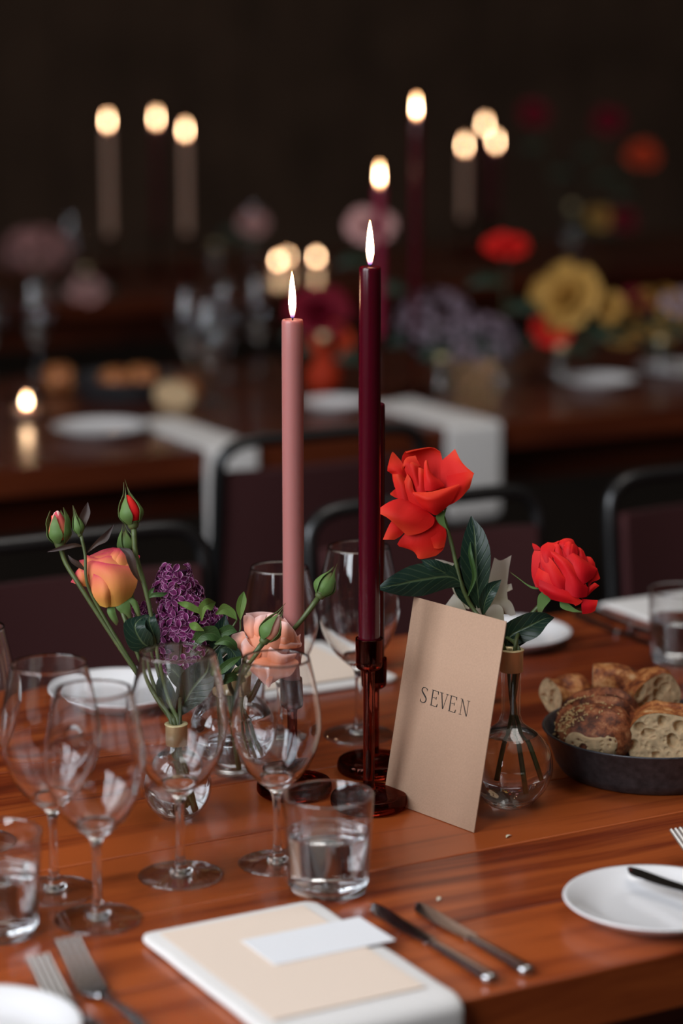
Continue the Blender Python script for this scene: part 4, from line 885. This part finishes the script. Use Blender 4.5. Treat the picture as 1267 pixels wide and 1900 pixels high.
# lilac foliage: big blue-green leaves low down and bright young leaves
for pts, wpx, mt in (([(330, 1330), (345, 1300, .006), (365, 1270, .01), (395, 1240, .01), (408, 1205)], [2, 22, 34, 26, 1], 'leaf_dark'), ([(320, 1330), (312, 1300, .006), (300, 1270, .01), (296, 1245)], [2, 16, 16, 1], 'leaf_dark'),
                     ([(352, 1210), (372, 1180, .004), (395, 1175, .004), (412, 1190)], [2, 12, 14, 1], 'leaf_mid'), ([(376, 1140, .012), (362, 1130, .014), (345, 1122, .014), (328, 1118)], [1, 6, 6, .5], 'leaf_bright'),
                     ([(374, 1152, .014), (376, 1128, .016), (386, 1122, .016), (400, 1118)], [1, 8, 12, .5], 'leaf_bright'), ([(378, 1170, .014), (362, 1162, .014), (350, 1158)], [1, 8, .5], 'leaf_bright'),
                     ([(400, 1140), (415, 1130), (430, 1138), (440, 1150)], [1, 10, 8, .5], 'leaf_bright'), ([(392, 1190), (410, 1176), (428, 1168), (440, 1172)], [1, 9, 9, .5], 'leaf_mid'), ([(446, 1150), (446, 1130), (450, 1112), (452, 1098)], [1, 8, 8, .5], 'leaf_bright'),
                     ([(400, 1210), (420, 1200), (436, 1215), (446, 1240)], [2, 10, 12, 1], 'leaf_dark'), ([(372, 1230, -.01), (395, 1205, -.01), (412, 1170, -.01), (418, 1140, -.01)], [2, 20, 18, 1], 'leaf_dark'), ([(380, 1262, -.006), (405, 1250, -.004), (425, 1228, -.004), (438, 1200, -.006)], [2, 14, 13, 1], 'leaf_dark'),
                     ([(352, 1290, .0), (340, 1265, .006), (322, 1245, .006), (305, 1232)], [2, 16, 15, 1], 'leaf_dark'), ([(395, 1275, .004), (415, 1262, .008), (432, 1256, .006), (445, 1262)], [1, 8, 8, .5], 'leaf_mid'), ([(398, 1195, .006), (418, 1188, .008), (432, 1196, .006), (440, 1208)], [1, 9, 8, .5], 'leaf_mid')):
    pxleaf(DL - .02, pts, wpx, r5, mt, fold=.3)
for pts in ([(376, 1140), (384, 1170), (378, 1200), (350, 1230)], [(440, 1150), (420, 1180), (390, 1210), (350, 1240)], [(446, 1150), (444, 1175), (420, 1210), (380, 1240)]):
    stem([W(a, b_, DL - .012) for a, b_ in pts], .0011, r5, 'stem', 'twig', 14)

# --- pale pink rose and two buds in the second vase
r6 = root('garden_rose', 'pale pink ruffled rose low beside the pink candle', 'rose', in2(.001, .02))
DP = D2 - .125
V = View(400, 1100, 5.76, DP)
heart(V, (560, 560, 0), 230, 230, 120, 'rose_pink', r6)
for rows in (
    [[(380, 520, -20), (560, 500, 10), (760, 520, -20)], [(330, 320, -90), (540, 310, -60), (730, 320, -90)], [(322, 215, -90), (480, 203, -70), (600, 208, -70), (695, 240, -90)]],
    [[(600, 560, 0), (720, 560, 30), (820, 600, 20)], [(700, 320, -60), (810, 420, -10), (905, 580, 0)], [(735, 268, -80), (830, 390, -40), (920, 545, -10)]],
    [[(820, 520, 0), (860, 540, 0), (900, 580, 0)], [(880, 460, -10), (890, 480, -10), (905, 520, -10)], [(905, 440, -10), (908, 450, -10), (905, 470, -10)]],
    [[(400, 540, 40), (430, 520, 70), (460, 500, 60)], [(315, 430, 20), (370, 440, 70), (420, 440, 60)], [(298, 265, -20), (370, 290, 40), (420, 320, 40)], [(325, 235, -40), (370, 235, 0), (405, 260, 10)]],
    [[(410, 480, 60), (450, 500, 90), (520, 480, 80)], [(400, 360, 40), (450, 360, 90), (520, 340, 70)], [(420, 270, 10), (480, 240, 40), (540, 225, 30)]],
    [[(500, 480, 60), (580, 480, 110), (660, 470, 70)], [(500, 320, 30), (580, 330, 90), (660, 320, 40)], [(520, 240, 0), (590, 215, 30), (670, 240, 0)]],
    [[(410, 690, 40), (430, 620, 70), (430, 560, 60)], [(250, 690, 50), (290, 580, 100), (330, 480, 80)], [(190, 540, 40), (240, 480, 60), (300, 410, 40)], [(155, 470, 20), (185, 445, 30), (225, 430, 20)]],
    [[(440, 720, 80), (470, 660, 110), (500, 610, 90)], [(290, 700, 80), (330, 620, 140), (390, 570, 110)], [(255, 600, 70), (280, 530, 100), (320, 480, 80)]],
    [[(650, 540, 60), (740, 560, 110), (840, 520, 60)], [(670, 400, 30), (750, 400, 90), (830, 430, 40)], [(690, 300, -10), (760, 320, 40), (815, 370, 10)]],
    [[(690, 540, 95), (740, 550, 120), (790, 530, 95)], [(690, 490, 80), (735, 490, 110), (780, 490, 80)], [(700, 470, 70), (740, 462, 80), (775, 480, 70)]],
    [[(640, 600, 80), (760, 600, 130), (860, 590, 60)], [(650, 545, 80), (760, 560, 120), (880, 560, 40)], [(660, 510, 70), (780, 530, 90), (925, 540, 20)]],
    [[(540, 730, 110), (700, 760, 150), (840, 720, 100)], [(560, 620, 120), (720, 690, 205), (885, 655, 110)], [(575, 570, 110), (710, 650, 175), (882, 640, 100)]],
    [[(480, 640, 70), (640, 720, 110), (870, 700, 60)], [(345, 780, 110), (560, 800, 170), (910, 750, 60)], [(320, 820, 110), (500, 900, 160), (820, 880, 70)], [(430, 885, 90), (540, 985, 120), (700, 895, 60)]],
    [[(500, 840, 140), (560, 840, 150), (610, 850, 140)], [(515, 930, 140), (560, 930, 150), (605, 920, 140)], [(545, 1008, 125), (560, 1010, 125), (575, 1000, 125)]],
): petal(V, rows, 'rose_pink', r6)
stem([V(560, 700, 0), W(480, 1260, DP + .03), W(455, 1300, D2 - .02), in2(.004, H2), in2(.002, H2 - .03), in2(.022, .012)], [.003, .0026, .0024, .0024, .0022, .0022], r6)
b5 = root('rose_bud', 'closed green rosebud on a long stem crossing the pink candle', 'rose bud', in2(0, .02))
bud((592, 1108), (616, 1062), 40, DP + .005, b5, 'sepal', .0, 5, 4, .25)
stem([W(590, 1110, DP + .005), W(560, 1150, DP + .005), W(530, 1185, DP + .02), W(490, 1240, DP + .03), W(450, 1295, D2 - .02), in2(0, H2), in2(0, H2 - .03), in2(.012, .014)], [.003, .0026, .0024, .0024, .0024, .0024, .0022, .0022], b5)
b6 = root('rose_bud', 'green bud leaning in front of the pale pink rose', 'rose bud', in2(-.004, .02))
bud((488, 1192), (518, 1142), 40, DP - .035, b6, 'rose_pink', .0, 4, 9, .3)
stem([W(487, 1194, DP - .035), W(462, 1225, DP - .03), W(425, 1260, DP + .01), W(436, 1290, D2 - .02), in2(-.004, H2), in2(-.004, H2 - .03), in2(.004, .014)], [.003, .0024, .0024, .0024, .0024, .0022, .0022], b6)
pxleaf(DP - .02, [(448, 1218), (430, 1228, .004), (412, 1242, .004), (402, 1254)], [1, 7, 8, .5], b6, 'leaf_mid', fold=.3)
pxleaf(DP - .01, [(455, 1236), (440, 1244, .004), (428, 1254)], [1, 6, .5], b6, 'leaf_mid', fold=.3)

# ================================================================== bread bowl
bc = G(1204, 1427)
def bread_bowl(loc, label):
    o = mesh('bread_bowl', *lathe([(0, .0015), (.088, .0015), (.091, 0), (.0945, .002), (.1010, .012), (.1125, .0445), (.1150, .0462), (.1140, .0476), (.1115, .0466), (.0995, .014), (.0920, .0045), (0, .0040)], 72), 'pan_metal')
    o.location = loc + Vector((0, 0, .0004)); return tag(o, label, 'bowl')
bread_bowl(bc, 'dark metal bowl filled with torn bread, right of the vase')

def loaf(name, label, cut, axis, w_, h_, ln, seed, crust='crust', tilt=0.0, crumb=True, seeds=0, scores=(), rough=.0028, flat=.55, crumb_in=.004, pit=1.0, fine=True, patchy=False):
    """cut: world point at the foot of the cut face; axis: horizontal-ish direction away from it; D-shaped section"""
    r_ = root(name, label, 'bread', cut); ax = axis.normalized(); sd = ax.cross(ZV).normalized(); up = sd.cross(ax).normalized()
    up = (Matrix.Rotation(tilt, 3, ax) @ up); sd = ax.cross(up).normalized()
    def section(a):
        c, s = math.cos(a), math.sin(a); y = math.copysign(abs(s) ** .85, s); x = math.copysign(abs(c) ** .75, c)
        return x * w_ / 2, (h_ * .42 + (y * h_ * .58 if y > 0 else y * h_ * .42 * 1.0))
    n, m = 30, 44; vs, fs = [], []
    def surf(t, a):
        k_ = 1.0 if t < flat else math.sqrt(max(0.0, 1 - ((t - flat) / (1 - flat)) ** 2.2)); x, z = section(a)
        p = sd * (x * (.25 + .75 * k_)) * (k_ > 0 and 1) + up * (h_ * .40 + (z - h_ * .40) * k_) + ax * (t * ln)
        if k_ == 0: p = up * h_ * .40 + ax * ln
        o = (sd * x + up * (z - h_ * .4)).normalized(); q = p * 26 + Vector((seed * 3.1, 0, seed)); d = noise.fractal(q, 1.0, 2.1, 4) * rough
        for sc_, wd_, dp in scores:
            e = (t - sc_ - .05 * math.sin(a * 1.4 + seed)) / wd_
            if -1.2 < e < 1: d += dp * (1 - abs(e)) * (1 if e < 0 else -1.0) if abs(e) < 1 else 0
        return p + o * d * min(1, t * 8 + .35)
    for i in range(n):
        for j in range(m): vs.append(surf(i / (n - 1), 2 * math.pi * j / m))
    for i in range(n - 1):
        for j in range(m): k2 = (j + 1) % m; fs.append((i * m + j, i * m + k2, (i + 1) * m + k2, (i + 1) * m + j))
    fs.append(tuple(range((n - 1) * m, n * m)))
    mesh('crust', vs, fs, crust, r_)
    if crumb:
        M, rings = (150, 56) if fine else (48, 16)
        rim = [surf(0, 2 * math.pi * j / M) for j in range(M)]; cen = sum(rim, Vector()) / M; cv_, cf = [], []
        sst = lambda e0, e1, x: (lambda q: q * q * (3 - 2 * q))(min(1, max(0, (x - e0) / (e1 - e0))))
        for i in range(rings):
            t = i / (rings - 1)
            for j in range(M):
                p = cen + (rim[j] - cen) * (t * .99); q = p + noise.noise_vector(p * 60) * .004; q = q + Vector((seed * 5, seed, 0))
                d1, d2 = noise.voronoi(q * 62)[0][0], noise.voronoi(q * 150)[0][0]
                dep_ = (.0085 * sst(.44, .26, d1) + .0012 * sst(.42, .28, d2)) * pit * (1 - t ** 10); cv_.append(p + ax * (dep_ + .0010 - .0008 * t) + ax * crumb_in * .5 * noise.noise(p * 45) * (1 - t ** 6))
        for i in range(rings - 1):
            for j in range(M): k2 = (j + 1) % M; cf.append((i * M + j, (i + 1) * M + j, (i + 1) * M + k2, i * M + k2))
        mesh('crumb', cv_, cf, 'crumb', r_)
    if patchy:                                # torn crumb showing on the rounded end
        cv_, cf = [], []
        for i in range(34):
            for j in range(72):
                rr = i / 33; a_ = 2 * math.pi * j / 72; tm = .91 - .05 * math.sin(a_ + 2.6) - .02 * math.sin(3 * a_); t = 1 - (1 - tm) * rr ** 1.6; p = surf(t, a_); q = p + noise.noise_vector(p * 60) * .003 + Vector((seed, 0, 0))
                d1, d2 = noise.voronoi(q * 80)[0][0], noise.voronoi(q * 170)[0][0]; e_ = min(1, (1 - rr) * 6)
                cv_.append(p + ax * (.0022 * e_ - .0008) - ax * e_ * (.005 * (d1 < .34) + .002 * (d2 < .3)))
        for i in range(33):
            for j in range(72): k2 = (j + 1) % 72; cf.append((i * 72 + j, (i + 1) * 72 + j, (i + 1) * 72 + k2, i * 72 + k2))
        mesh('crumb', cv_, cf, 'crumb', r_)
    if seeds:
        rs = random.Random(seed); sv, sf = [], []; ev, ef = lathe([(0, -1), (.6, -.6), (.8, 0), (.5, .6), (0, 1)], 6)
        for _ in range(seeds):
            t, a = rs.uniform(.25, .88), min(2.2, max(-.1, rs.gauss(.9, .45))); p = surf(t, a); dd = Vector((rs.gauss(0, 1), rs.gauss(0, 1), rs.gauss(0, 1))).normalized(); e2_ = dd.orthogonal().normalized(); e3 = dd.cross(e2_); k0 = len(sv); sz = rs.uniform(.0010, .0019)
            sv += [p + (e2_ * v[0] * .7 + e3 * v[1] * .7 + dd * v[2] * 1.4) * sz for v in ev]; sf += [tuple(i + k0 for i in f) for f in ef]
        o = mesh('seeds', sv, sf, 'seed', r_); o['kind'] = 'stuff'; o['label'] = 'scattered pale seeds baked on the crust'
    return r_
tc = -fh                                      # towards the camera, level
bz = TZ + .006
def at(px, py, dfwd=0.0, z=bz): p = G(px, py, z) + fh * dfwd; return p
loaf('bread_loaf_piece', 'seeded dark-crusted loaf end with scored top, in the bowl next to the vase', at(1136, 1432, .088, bz), -fh - RT * .20, .088, .068, .098, 2, 'crust_dark', tilt=.10, seeds=320, scores=((.22, .10, .004), (.50, .10, .0045)), flat=.40, crumb=False, patchy=True)
loaf('bread_loaf_piece', 'halved sourdough loaf showing its holey cut face to the camera', at(1232, 1432), fh + RT * .22, .082, .064, .085, 5, 'crust', tilt=.05, scores=((.4, .12, .003),), flat=.4, pit=1.0)
loaf('bread_chunk', 'torn bread chunk with white crumb, hanging over the bowl rim behind the seeded loaf', at(1024, 1352, .085, TZ + .040), RT * .85 + fh * .55, .042, .034, .060, 9, 'crust', tilt=.5, rough=.008, pit=.5)
loaf('bread_chunk', 'golden bread end piece topmost behind the seeded loaf', at(1112, 1350, .075, TZ + .040), RT * 1.0 - fh * .1, .052, .050, .062, 12, 'crust', tilt=-.25, rough=.005, pit=.8, flat=.25)
loaf('bread_chunk', 'wedge of bread with dark crust tip behind the halved sourdough loaf', at(1246, 1352, .05, TZ + .040), fh * .8 - RT * .3, .060, .048, .05, 15, 'crust', tilt=-.5, rough=.006, flat=.2, pit=.6)

# ================================================================== second and third tables, seen out of focus
def bg_cloth(px0, px1, y_in, yf, drop, label): 
    a, b_ = G(px0[0], px0[1]), G(px1[0], px1[1]); cloth('napkin', a.x, b_.x, drape(y_in, yf, drop, .007, .008), .007, label, 'napkin')
bg_cloth((362, 832), (460, 824), 4.36, 4.01, .19, 'white napkin hanging off the second table, between its tea light and dark chair')
bg_cloth((838, 800), (945, 792), 4.34, 4.01, .19, 'white napkin hanging off the second table, above the open coral rose')
for px, py, r_, lb in ((188, 806, .095, 'white plate on the second table near the glowing tea light'), (622, 760, .075, 'white plate on the second table behind the tall candles'), (1110, 716, .085, 'white plate on the second table in front of the yellow bloom'), (1256, 694, .095, 'white plate on the second table below the green bouquet')):
    plate(G(px, py), r_, lb)

def bg_candle(px, base_y, flame_y, mat, lb_c, lb_s, zb=TZ, cup=.14, rad=.011, tall=.03):
    b_ = G(px, base_y, zb); top = hgt(flame_y, b_) - tall; hc_ = min(cup, top * .4)
    s_ = root('glass_candlestick', lb_s, 'candlestick', b_ + Vector((0, 0, .0004)))
    base = [(0, .003), (.02, .003), (.031, 0), (.0385, .0035), (.039, .008), (.035, .0148), (.012, .0156), (.0064, .0215), (.0058, .03), (.0058, hc_ - .036), (.0085, hc_ - .0325), (.0134, hc_ - .026), (.0137, hc_), (.0119, hc_ - .002), (.0117, hc_ - .022), (0, hc_ - .025)]
    mesh('holder_body', *lathe(base, 24), 'brown_glass', s_)
    candle(b_, hc_ - .025, top, mat, lb_c, True, .05, .0, rad)
bg_candle(703, 748, 322, 'wax_magenta', 'shorter burgundy lit candle on the second table', 'brown candlestick of the shorter burgundy candle, second table')
bg_candle(769, 738, 196, 'wax_burgundy', 'tallest burgundy lit candle on the second table', 'brown candlestick of the tallest burgundy candle, second table')
for px, by, fy, mt, lc in ((205, 520, 222, 'wax_pale', 'pale lit candle on the farthest table, apart from its two neighbours'), (294, 512, 217, 'wax_burgundy', 'burgundy lit candle on the farthest table, among pale ones'), (347, 516, 239, 'wax_pale', 'pale lit candle on the farthest table, next to the burgundy one'),
                           (860, 482, 267, 'wax_pale', 'lowest lit candle of the far trio beside the red flowers'), (897, 470, 229, 'wax_burgundy', 'highest lit candle of the far trio beside the red flowers'), (917, 480, 260, 'wax_burgundy', 'middle-height lit candle of the far trio, nearest the red flowers')):
    bg_candle(px, by, fy, mt, lc, 'candlestick holding the ' + lc.replace(' lit', ''))

def tealight(px, py, label, z=TZ):
    r_ = root('tea_light', label, 'tea light', G(px, py, z) + Vector((0, 0, .0004)))
    mesh('glass_cup', *lathe([(0, 0), (.026, 0), (.029, .003), (.031, .06), (.0295, .06), (.0275, .006), (0, .005)], 32), 'thin_glass', r_)
    mesh('wax', *lathe([(0, .0055), (.026, .0065), (.0285, .022), (.02, .021), (0, .021)], 24), 'wax_pale', r_)
    vs, fs = flame_mesh(.030); mesh('flame', [Vector((v[0] * 1.5, v[1] * 1.5, v[2] + .022)) for v in vs], fs, 'flame', r_)
tealight(50, 778, 'glowing tea light in glass on the second table, by a white plate')
for px, py, lb in ((533, 497, 'tea light on the farthest table, middle of three'), (516, 505, 'dimmest tea light on the farthest table, partly behind the middle one'), (587, 498, 'tea light on the farthest table, nearest the burgundy candle')): tealight(px, py, lb)

for px, py, lb in ((352, 722, 'blurred wine glass on the second table behind the pale bread'), (422, 705, 'blurred wine glass on the second table beside the hanging napkin'), (392, 745, 'blurred wine glass on the second table, in front of two others'), (70, 700, 'blurred wine glass on the second table behind the tea light'), (-20, 708, 'blurred wine glass on the second table, farthest from the bread bowl'), (480, 690, 'blurred wine glass on the second table near the red vase'), (135, 532, 'blurred wine glass on the farthest table near the pink hydrangea'), (470, 500, 'blurred wine glass on the farthest table near the tea lights')): wine(px, py, 1.0, lb)

b2c = G(232, 738); bread_bowl(b2c, 'dark metal bread bowl on the second table')
for px, py, dz, w_, s_, lb in ((110, 722, .02, .07, 21, 'orange-brown bread piece beside the bowl on the second table'), (215, 735, .008, .075, 22, 'brown loaf piece inside the bread bowl on the second table'), (262, 730, .008, .07, 23, 'reddish loaf piece inside the bread bowl on the second table')):
    loaf('bread_chunk', lb, G(px, py) + Vector((0, 0, .0012 if s_ == 21 else .007)), -fh + RT * .2, w_, .055, .07, s_, 'crust', crumb=False)
loaf('bread_chunk', 'pale yellow bread half on the second table before the napkin', G(322, 757) + Vector((0, 0, .0012)), fh + RT * .4, .09, .055, .07, 24, 'crust', crumb=True, pit=.4, fine=False)

def flower_petals():
    ms = {}
    for nm, op, ln_ in (('in', .25, .7), ('mid', .7, .9), ('out', 1.15, 1.0)):
        rows = []
        for i in range(7):
            t = i / 6; a = op * t ** .8; hw = .62 * math.sin(min(1, t * 1.3 + .12) * math.pi / 2) * (1 - .55 * t ** 4); r_ = .10 + math.sin(a) * t * ln_ + .22 * t * (1 - t); z = t * ln_ * math.cos(a) * .95
            rows.append([(r_ * math.cos(s * hw) + .0, r_ * math.sin(s * hw) + s * .10 * t, z - .06 * s * s * t) for s in (-1, -.5, 0, .5, 1)])
        v, f, u = patch(rows, 7, 9); ms[nm] = thick(v, f, u, .012)
    return ms
FP = flower_petals(); FPM = {}
def fpm(k_, mat):
    if (k_, mat) not in FPM:
        v, f, u = FP[k_]; me = bpy.data.meshes.new('petal'); me.from_pydata([tuple(q) for q in v], [], f); ul = me.uv_layers.new(name='UVMap')
        for lp in me.loops: ul.data[lp.index].uv = u[lp.vertex_index]
        me.polygons.foreach_set('use_smooth', [True] * len(me.polygons)); me.materials.append(MATS[mat]); FPM[(k_, mat)] = me
    return FPM[(k_, mat)]
def bloom(name, label, px, py, base, rad, mat, axis=None, cat='flower', leaves=2, seed=0, foot=.02):
    """generic many-petalled bloom at a pixel, at the distance of its vase base"""
    D = depth(base); c = W(px, py, D); ax = (axis or (ZV * .7 - fh * .7)).normalized(); r_ = root(name, label, cat, base + Vector((0, 0, foot))); rn = random.Random(seed)
    q = ax.to_track_quat('Z', 'Y').to_matrix().to_4x4()
    for k_, n in (('in', 4), ('mid', 5), ('out', 6)):
        for i in range(n):
            o = bpy.data.objects.new('petal', fpm(k_, mat)); COL.objects.link(o); o.parent = r_
            o.matrix_local = Matrix.Translation(c - ax * rad * .45 - r_.location) @ q @ Matrix.Rotation(2 * math.pi * (i + rn.uniform(-.2, .2)) / n + (.5 if k_ == 'mid' else 0), 4, 'Z') @ Matrix.Scale(rad * rn.uniform(.92, 1.08), 4)
    b_ = base + Vector((0, 0, foot)); s0 = c - ax * rad * .4; mid_ = (s0 + b_) / 2 + ax * .01
    stem([s0, s0 * .7 + b_ * .3 - ax * .005, mid_, b_ + Vector((0, 0, .05)), b_], .0026, r_, 'stem_dark', n=14)
    for i in range(leaves):
        p = s0.lerp(b_, .25 + .2 * i); sgn = 1 if i % 2 else -1; leaf([p, p + RT * sgn * .03 + ZV * .012, p + RT * sgn * .06 + ZV * .008, p + RT * sgn * .085 - ZV * .006], [.002, .014, .012, .001], r_, 'leaf_dark')
    return r_
def cluster(name, label, px, py, base, rad, mat, n=70, cat='hydrangea', seed=1, sc=1.9, foot=.02, flat=.8):
    D = depth(base); c = W(px, py, D); r_ = root(name, label, cat, base + Vector((0, 0, foot))); rn = random.Random(seed)
    if ('flo', mat) not in FPM: me = FLO.copy(); me.materials.clear(); me.materials.append(MATS[mat]); FPM[('flo', mat)] = me
    for i in range(n):
        z = 1 - 1.6 * (i + .5) / n; a = i * 2.39996; rr = math.sqrt(max(0, 1 - z * z)); d = Vector((rr * math.cos(a), rr * math.sin(a), z)); d = (d + Vector((rn.gauss(0, .08), rn.gauss(0, .08), rn.gauss(0, .08)))).normalized()
        place_floret(r_, FPM[('flo', mat)], c + Vector((d.x, d.y, d.z * flat)) * rad, d, sc * rn.uniform(.85, 1.15), rn)
    b_ = base + Vector((0, 0, foot)); stem([c, c.lerp(b_, .5), b_], .003, r_, 'stem_dark', n=10)
    for sgn in (-1, 1): p = c.lerp(b_, .35); leaf([p, p + RT * sgn * .04 + ZV * .02, p + RT * sgn * .08 + ZV * .015, p + RT * sgn * .11], [.002, .022, .02, .001], r_, 'leaf_dark')
    return r_
def bg_vase(px, py, label, rad=.027, z=TZ, mat='thin_glass'):
    b_ = G(px, py, z); r_ = root('bud_vase', label, 'vase', b_ + Vector((0, 0, .0004))); n_ = .012
    pr = [(0, .0), (rad * .5, 0), (rad * .85, rad * .45), (rad, rad * .95), (rad * .85, rad * 1.45), (n_ * 1.4, rad * 2.0), (n_, rad * 2.4), (n_, rad * 3.4), (n_ - .002, rad * 3.4), (n_ - .002, rad * 2.4), (rad * .8, rad * 1.42), (rad * .94, rad * .95), (rad * .8, rad * .5), (rad * .45, .004), (0, .004)]
    mesh('glass_body', *lathe(cr(pr[1:8], 30) + cr(pr[8:], 30), 32), mat, r_)
    mesh('brass_collar', *lathe([(n_ + .0006, rad * 3.0), (n_ + .0018, rad * 3.0), (n_ + .0018, rad * 3.42), (n_ + .0006, rad * 3.42)], 24), 'brass', r_)
    return b_
vA = bg_vase(930, 728, 'clear vase on the second table under the single red rose')
bloom('background_rose', 'bright red blurred rose standing highest on the second table', 940, 452, vA, .052, 'rose_red', cat='rose', seed=1, axis=ZV * .9 - fh * .4)
vB = bg_vase(1040, 716, 'clear vase on the second table under the yellow bloom')
bloom('background_flower', 'large yellow blurred bloom on the second table', 1048, 548, vB, .085, 'petal_yellow', seed=2, axis=ZV * .4 - fh * .7 - RT * .5)
bloom('background_rose', 'red blurred rose tucked under the yellow bloom', 1022, 610, vB, .045, 'rose_red', cat='rose', seed=3)
bloom('background_flower', 'small orange blurred bloom beside the large yellow one', 1132, 570, vB, .035, 'petal_yellow', seed=4, axis=-fh + ZV * .3)
vC = bg_vase(820, 738, 'clear vase on the second table under the mauve blossom clusters')
cluster('hydrangea', 'dusky mauve blossom cluster on the second table beside the burgundy candle', 808, 598, vC, .085, 'petal_mauve', 60, seed=3, sc=1.7)
cluster('hydrangea', 'dusky mauve blossom cluster on the second table below the single red rose', 892, 636, vC, .075, 'petal_mauve', 56, seed=4, sc=1.7)
vD = bg_vase(1225, 702, 'clear vase on the second table under the yellow-green bouquet')
cluster('hydrangea', 'yellow-green blossom cluster at the end of the second table bouquet row', 1225, 590, vD, .085, 'petal_yellow', 50, seed=5, sc=1.8)
for q, (px, py) in enumerate(((1180, 560), (1150, 615), (1262, 560))): bloom('background_flower', ['dark crimson bloom above the yellow-green cluster', 'smaller yellow bloom between the large yellow bloom and the bouquet', 'pale mauve bloom of the yellow-green bouquet'][q], px, py, vD, .04, ['petal_crimson', 'petal_yellow', 'petal_mauve'][q], seed=10 + q)
vE = bg_vase(600, 735, 'red-orange vase on the second table between the two tall candles', rad=.04, mat='petal_orange')
bloom('background_flower', 'dark crimson bloom in the red-orange vase between the tall candles', 592, 575, vE, .07, 'petal_crimson', seed=20)
bloom('background_flower', 'hanging orange-red bloom below the dark crimson one', 612, 640, vE, .05, 'petal_orange', seed=21, axis=-fh - ZV * .3)
vF = bg_vase(690, 700, 'clear vase on the second table behind the shorter burgundy candle')
bloom('background_flower', 'soft blush bloom behind the shorter burgundy candle', 688, 415, vF, .055, 'petal_blush', seed=22)
# farthest table
vG = bg_vase(75, 545, 'vase on the farthest table under the pink hydrangea')
cluster('hydrangea', 'large dusky pink hydrangea on the farthest table', 70, 468, vG, .10, 'petal_blush', 80, seed=7, sc=2.6, flat=.7)
vH = bg_vase(160, 555, 'vase on the farthest table under the low pink bloom')
bloom('background_flower', 'low dull pink bloom on the farthest table by the hydrangea', 160, 535, vH, .05, 'petal_blush', seed=30)
vI = bg_vase(1060, 470, 'vase on the farthest table under the tall red flowers', rad=.05)
for q, (px, py, mt, rr, lb) in enumerate(((992, 208, 'petal_crimson', .055, 'tall crimson bloom of the farthest bouquet, next to the candle trio'), (1128, 222, 'petal_crimson', .055, 'tall red bloom of the farthest bouquet, between crimson and orange ones'), (1192, 285, 'petal_orange', .06, 'tall orange bloom of the farthest bouquet'),
        (1112, 402, 'petal_yellow', .045, 'low yellow bloom of the farthest bouquet'), (1155, 405, 'petal_crimson', .05, 'low dark purple-red bloom beside the low yellow one'))): bloom('background_flower', lb, px, py, vI, rr, mt, seed=40 + q)
vJ = bg_vase(400, 505, 'vase on the farthest table beside the tea lights')
bloom('background_flower', 'dim brownish-pink bloom on the farthest table by the tea lights', 470, 412, vJ, .045, 'petal_blush', seed=50)
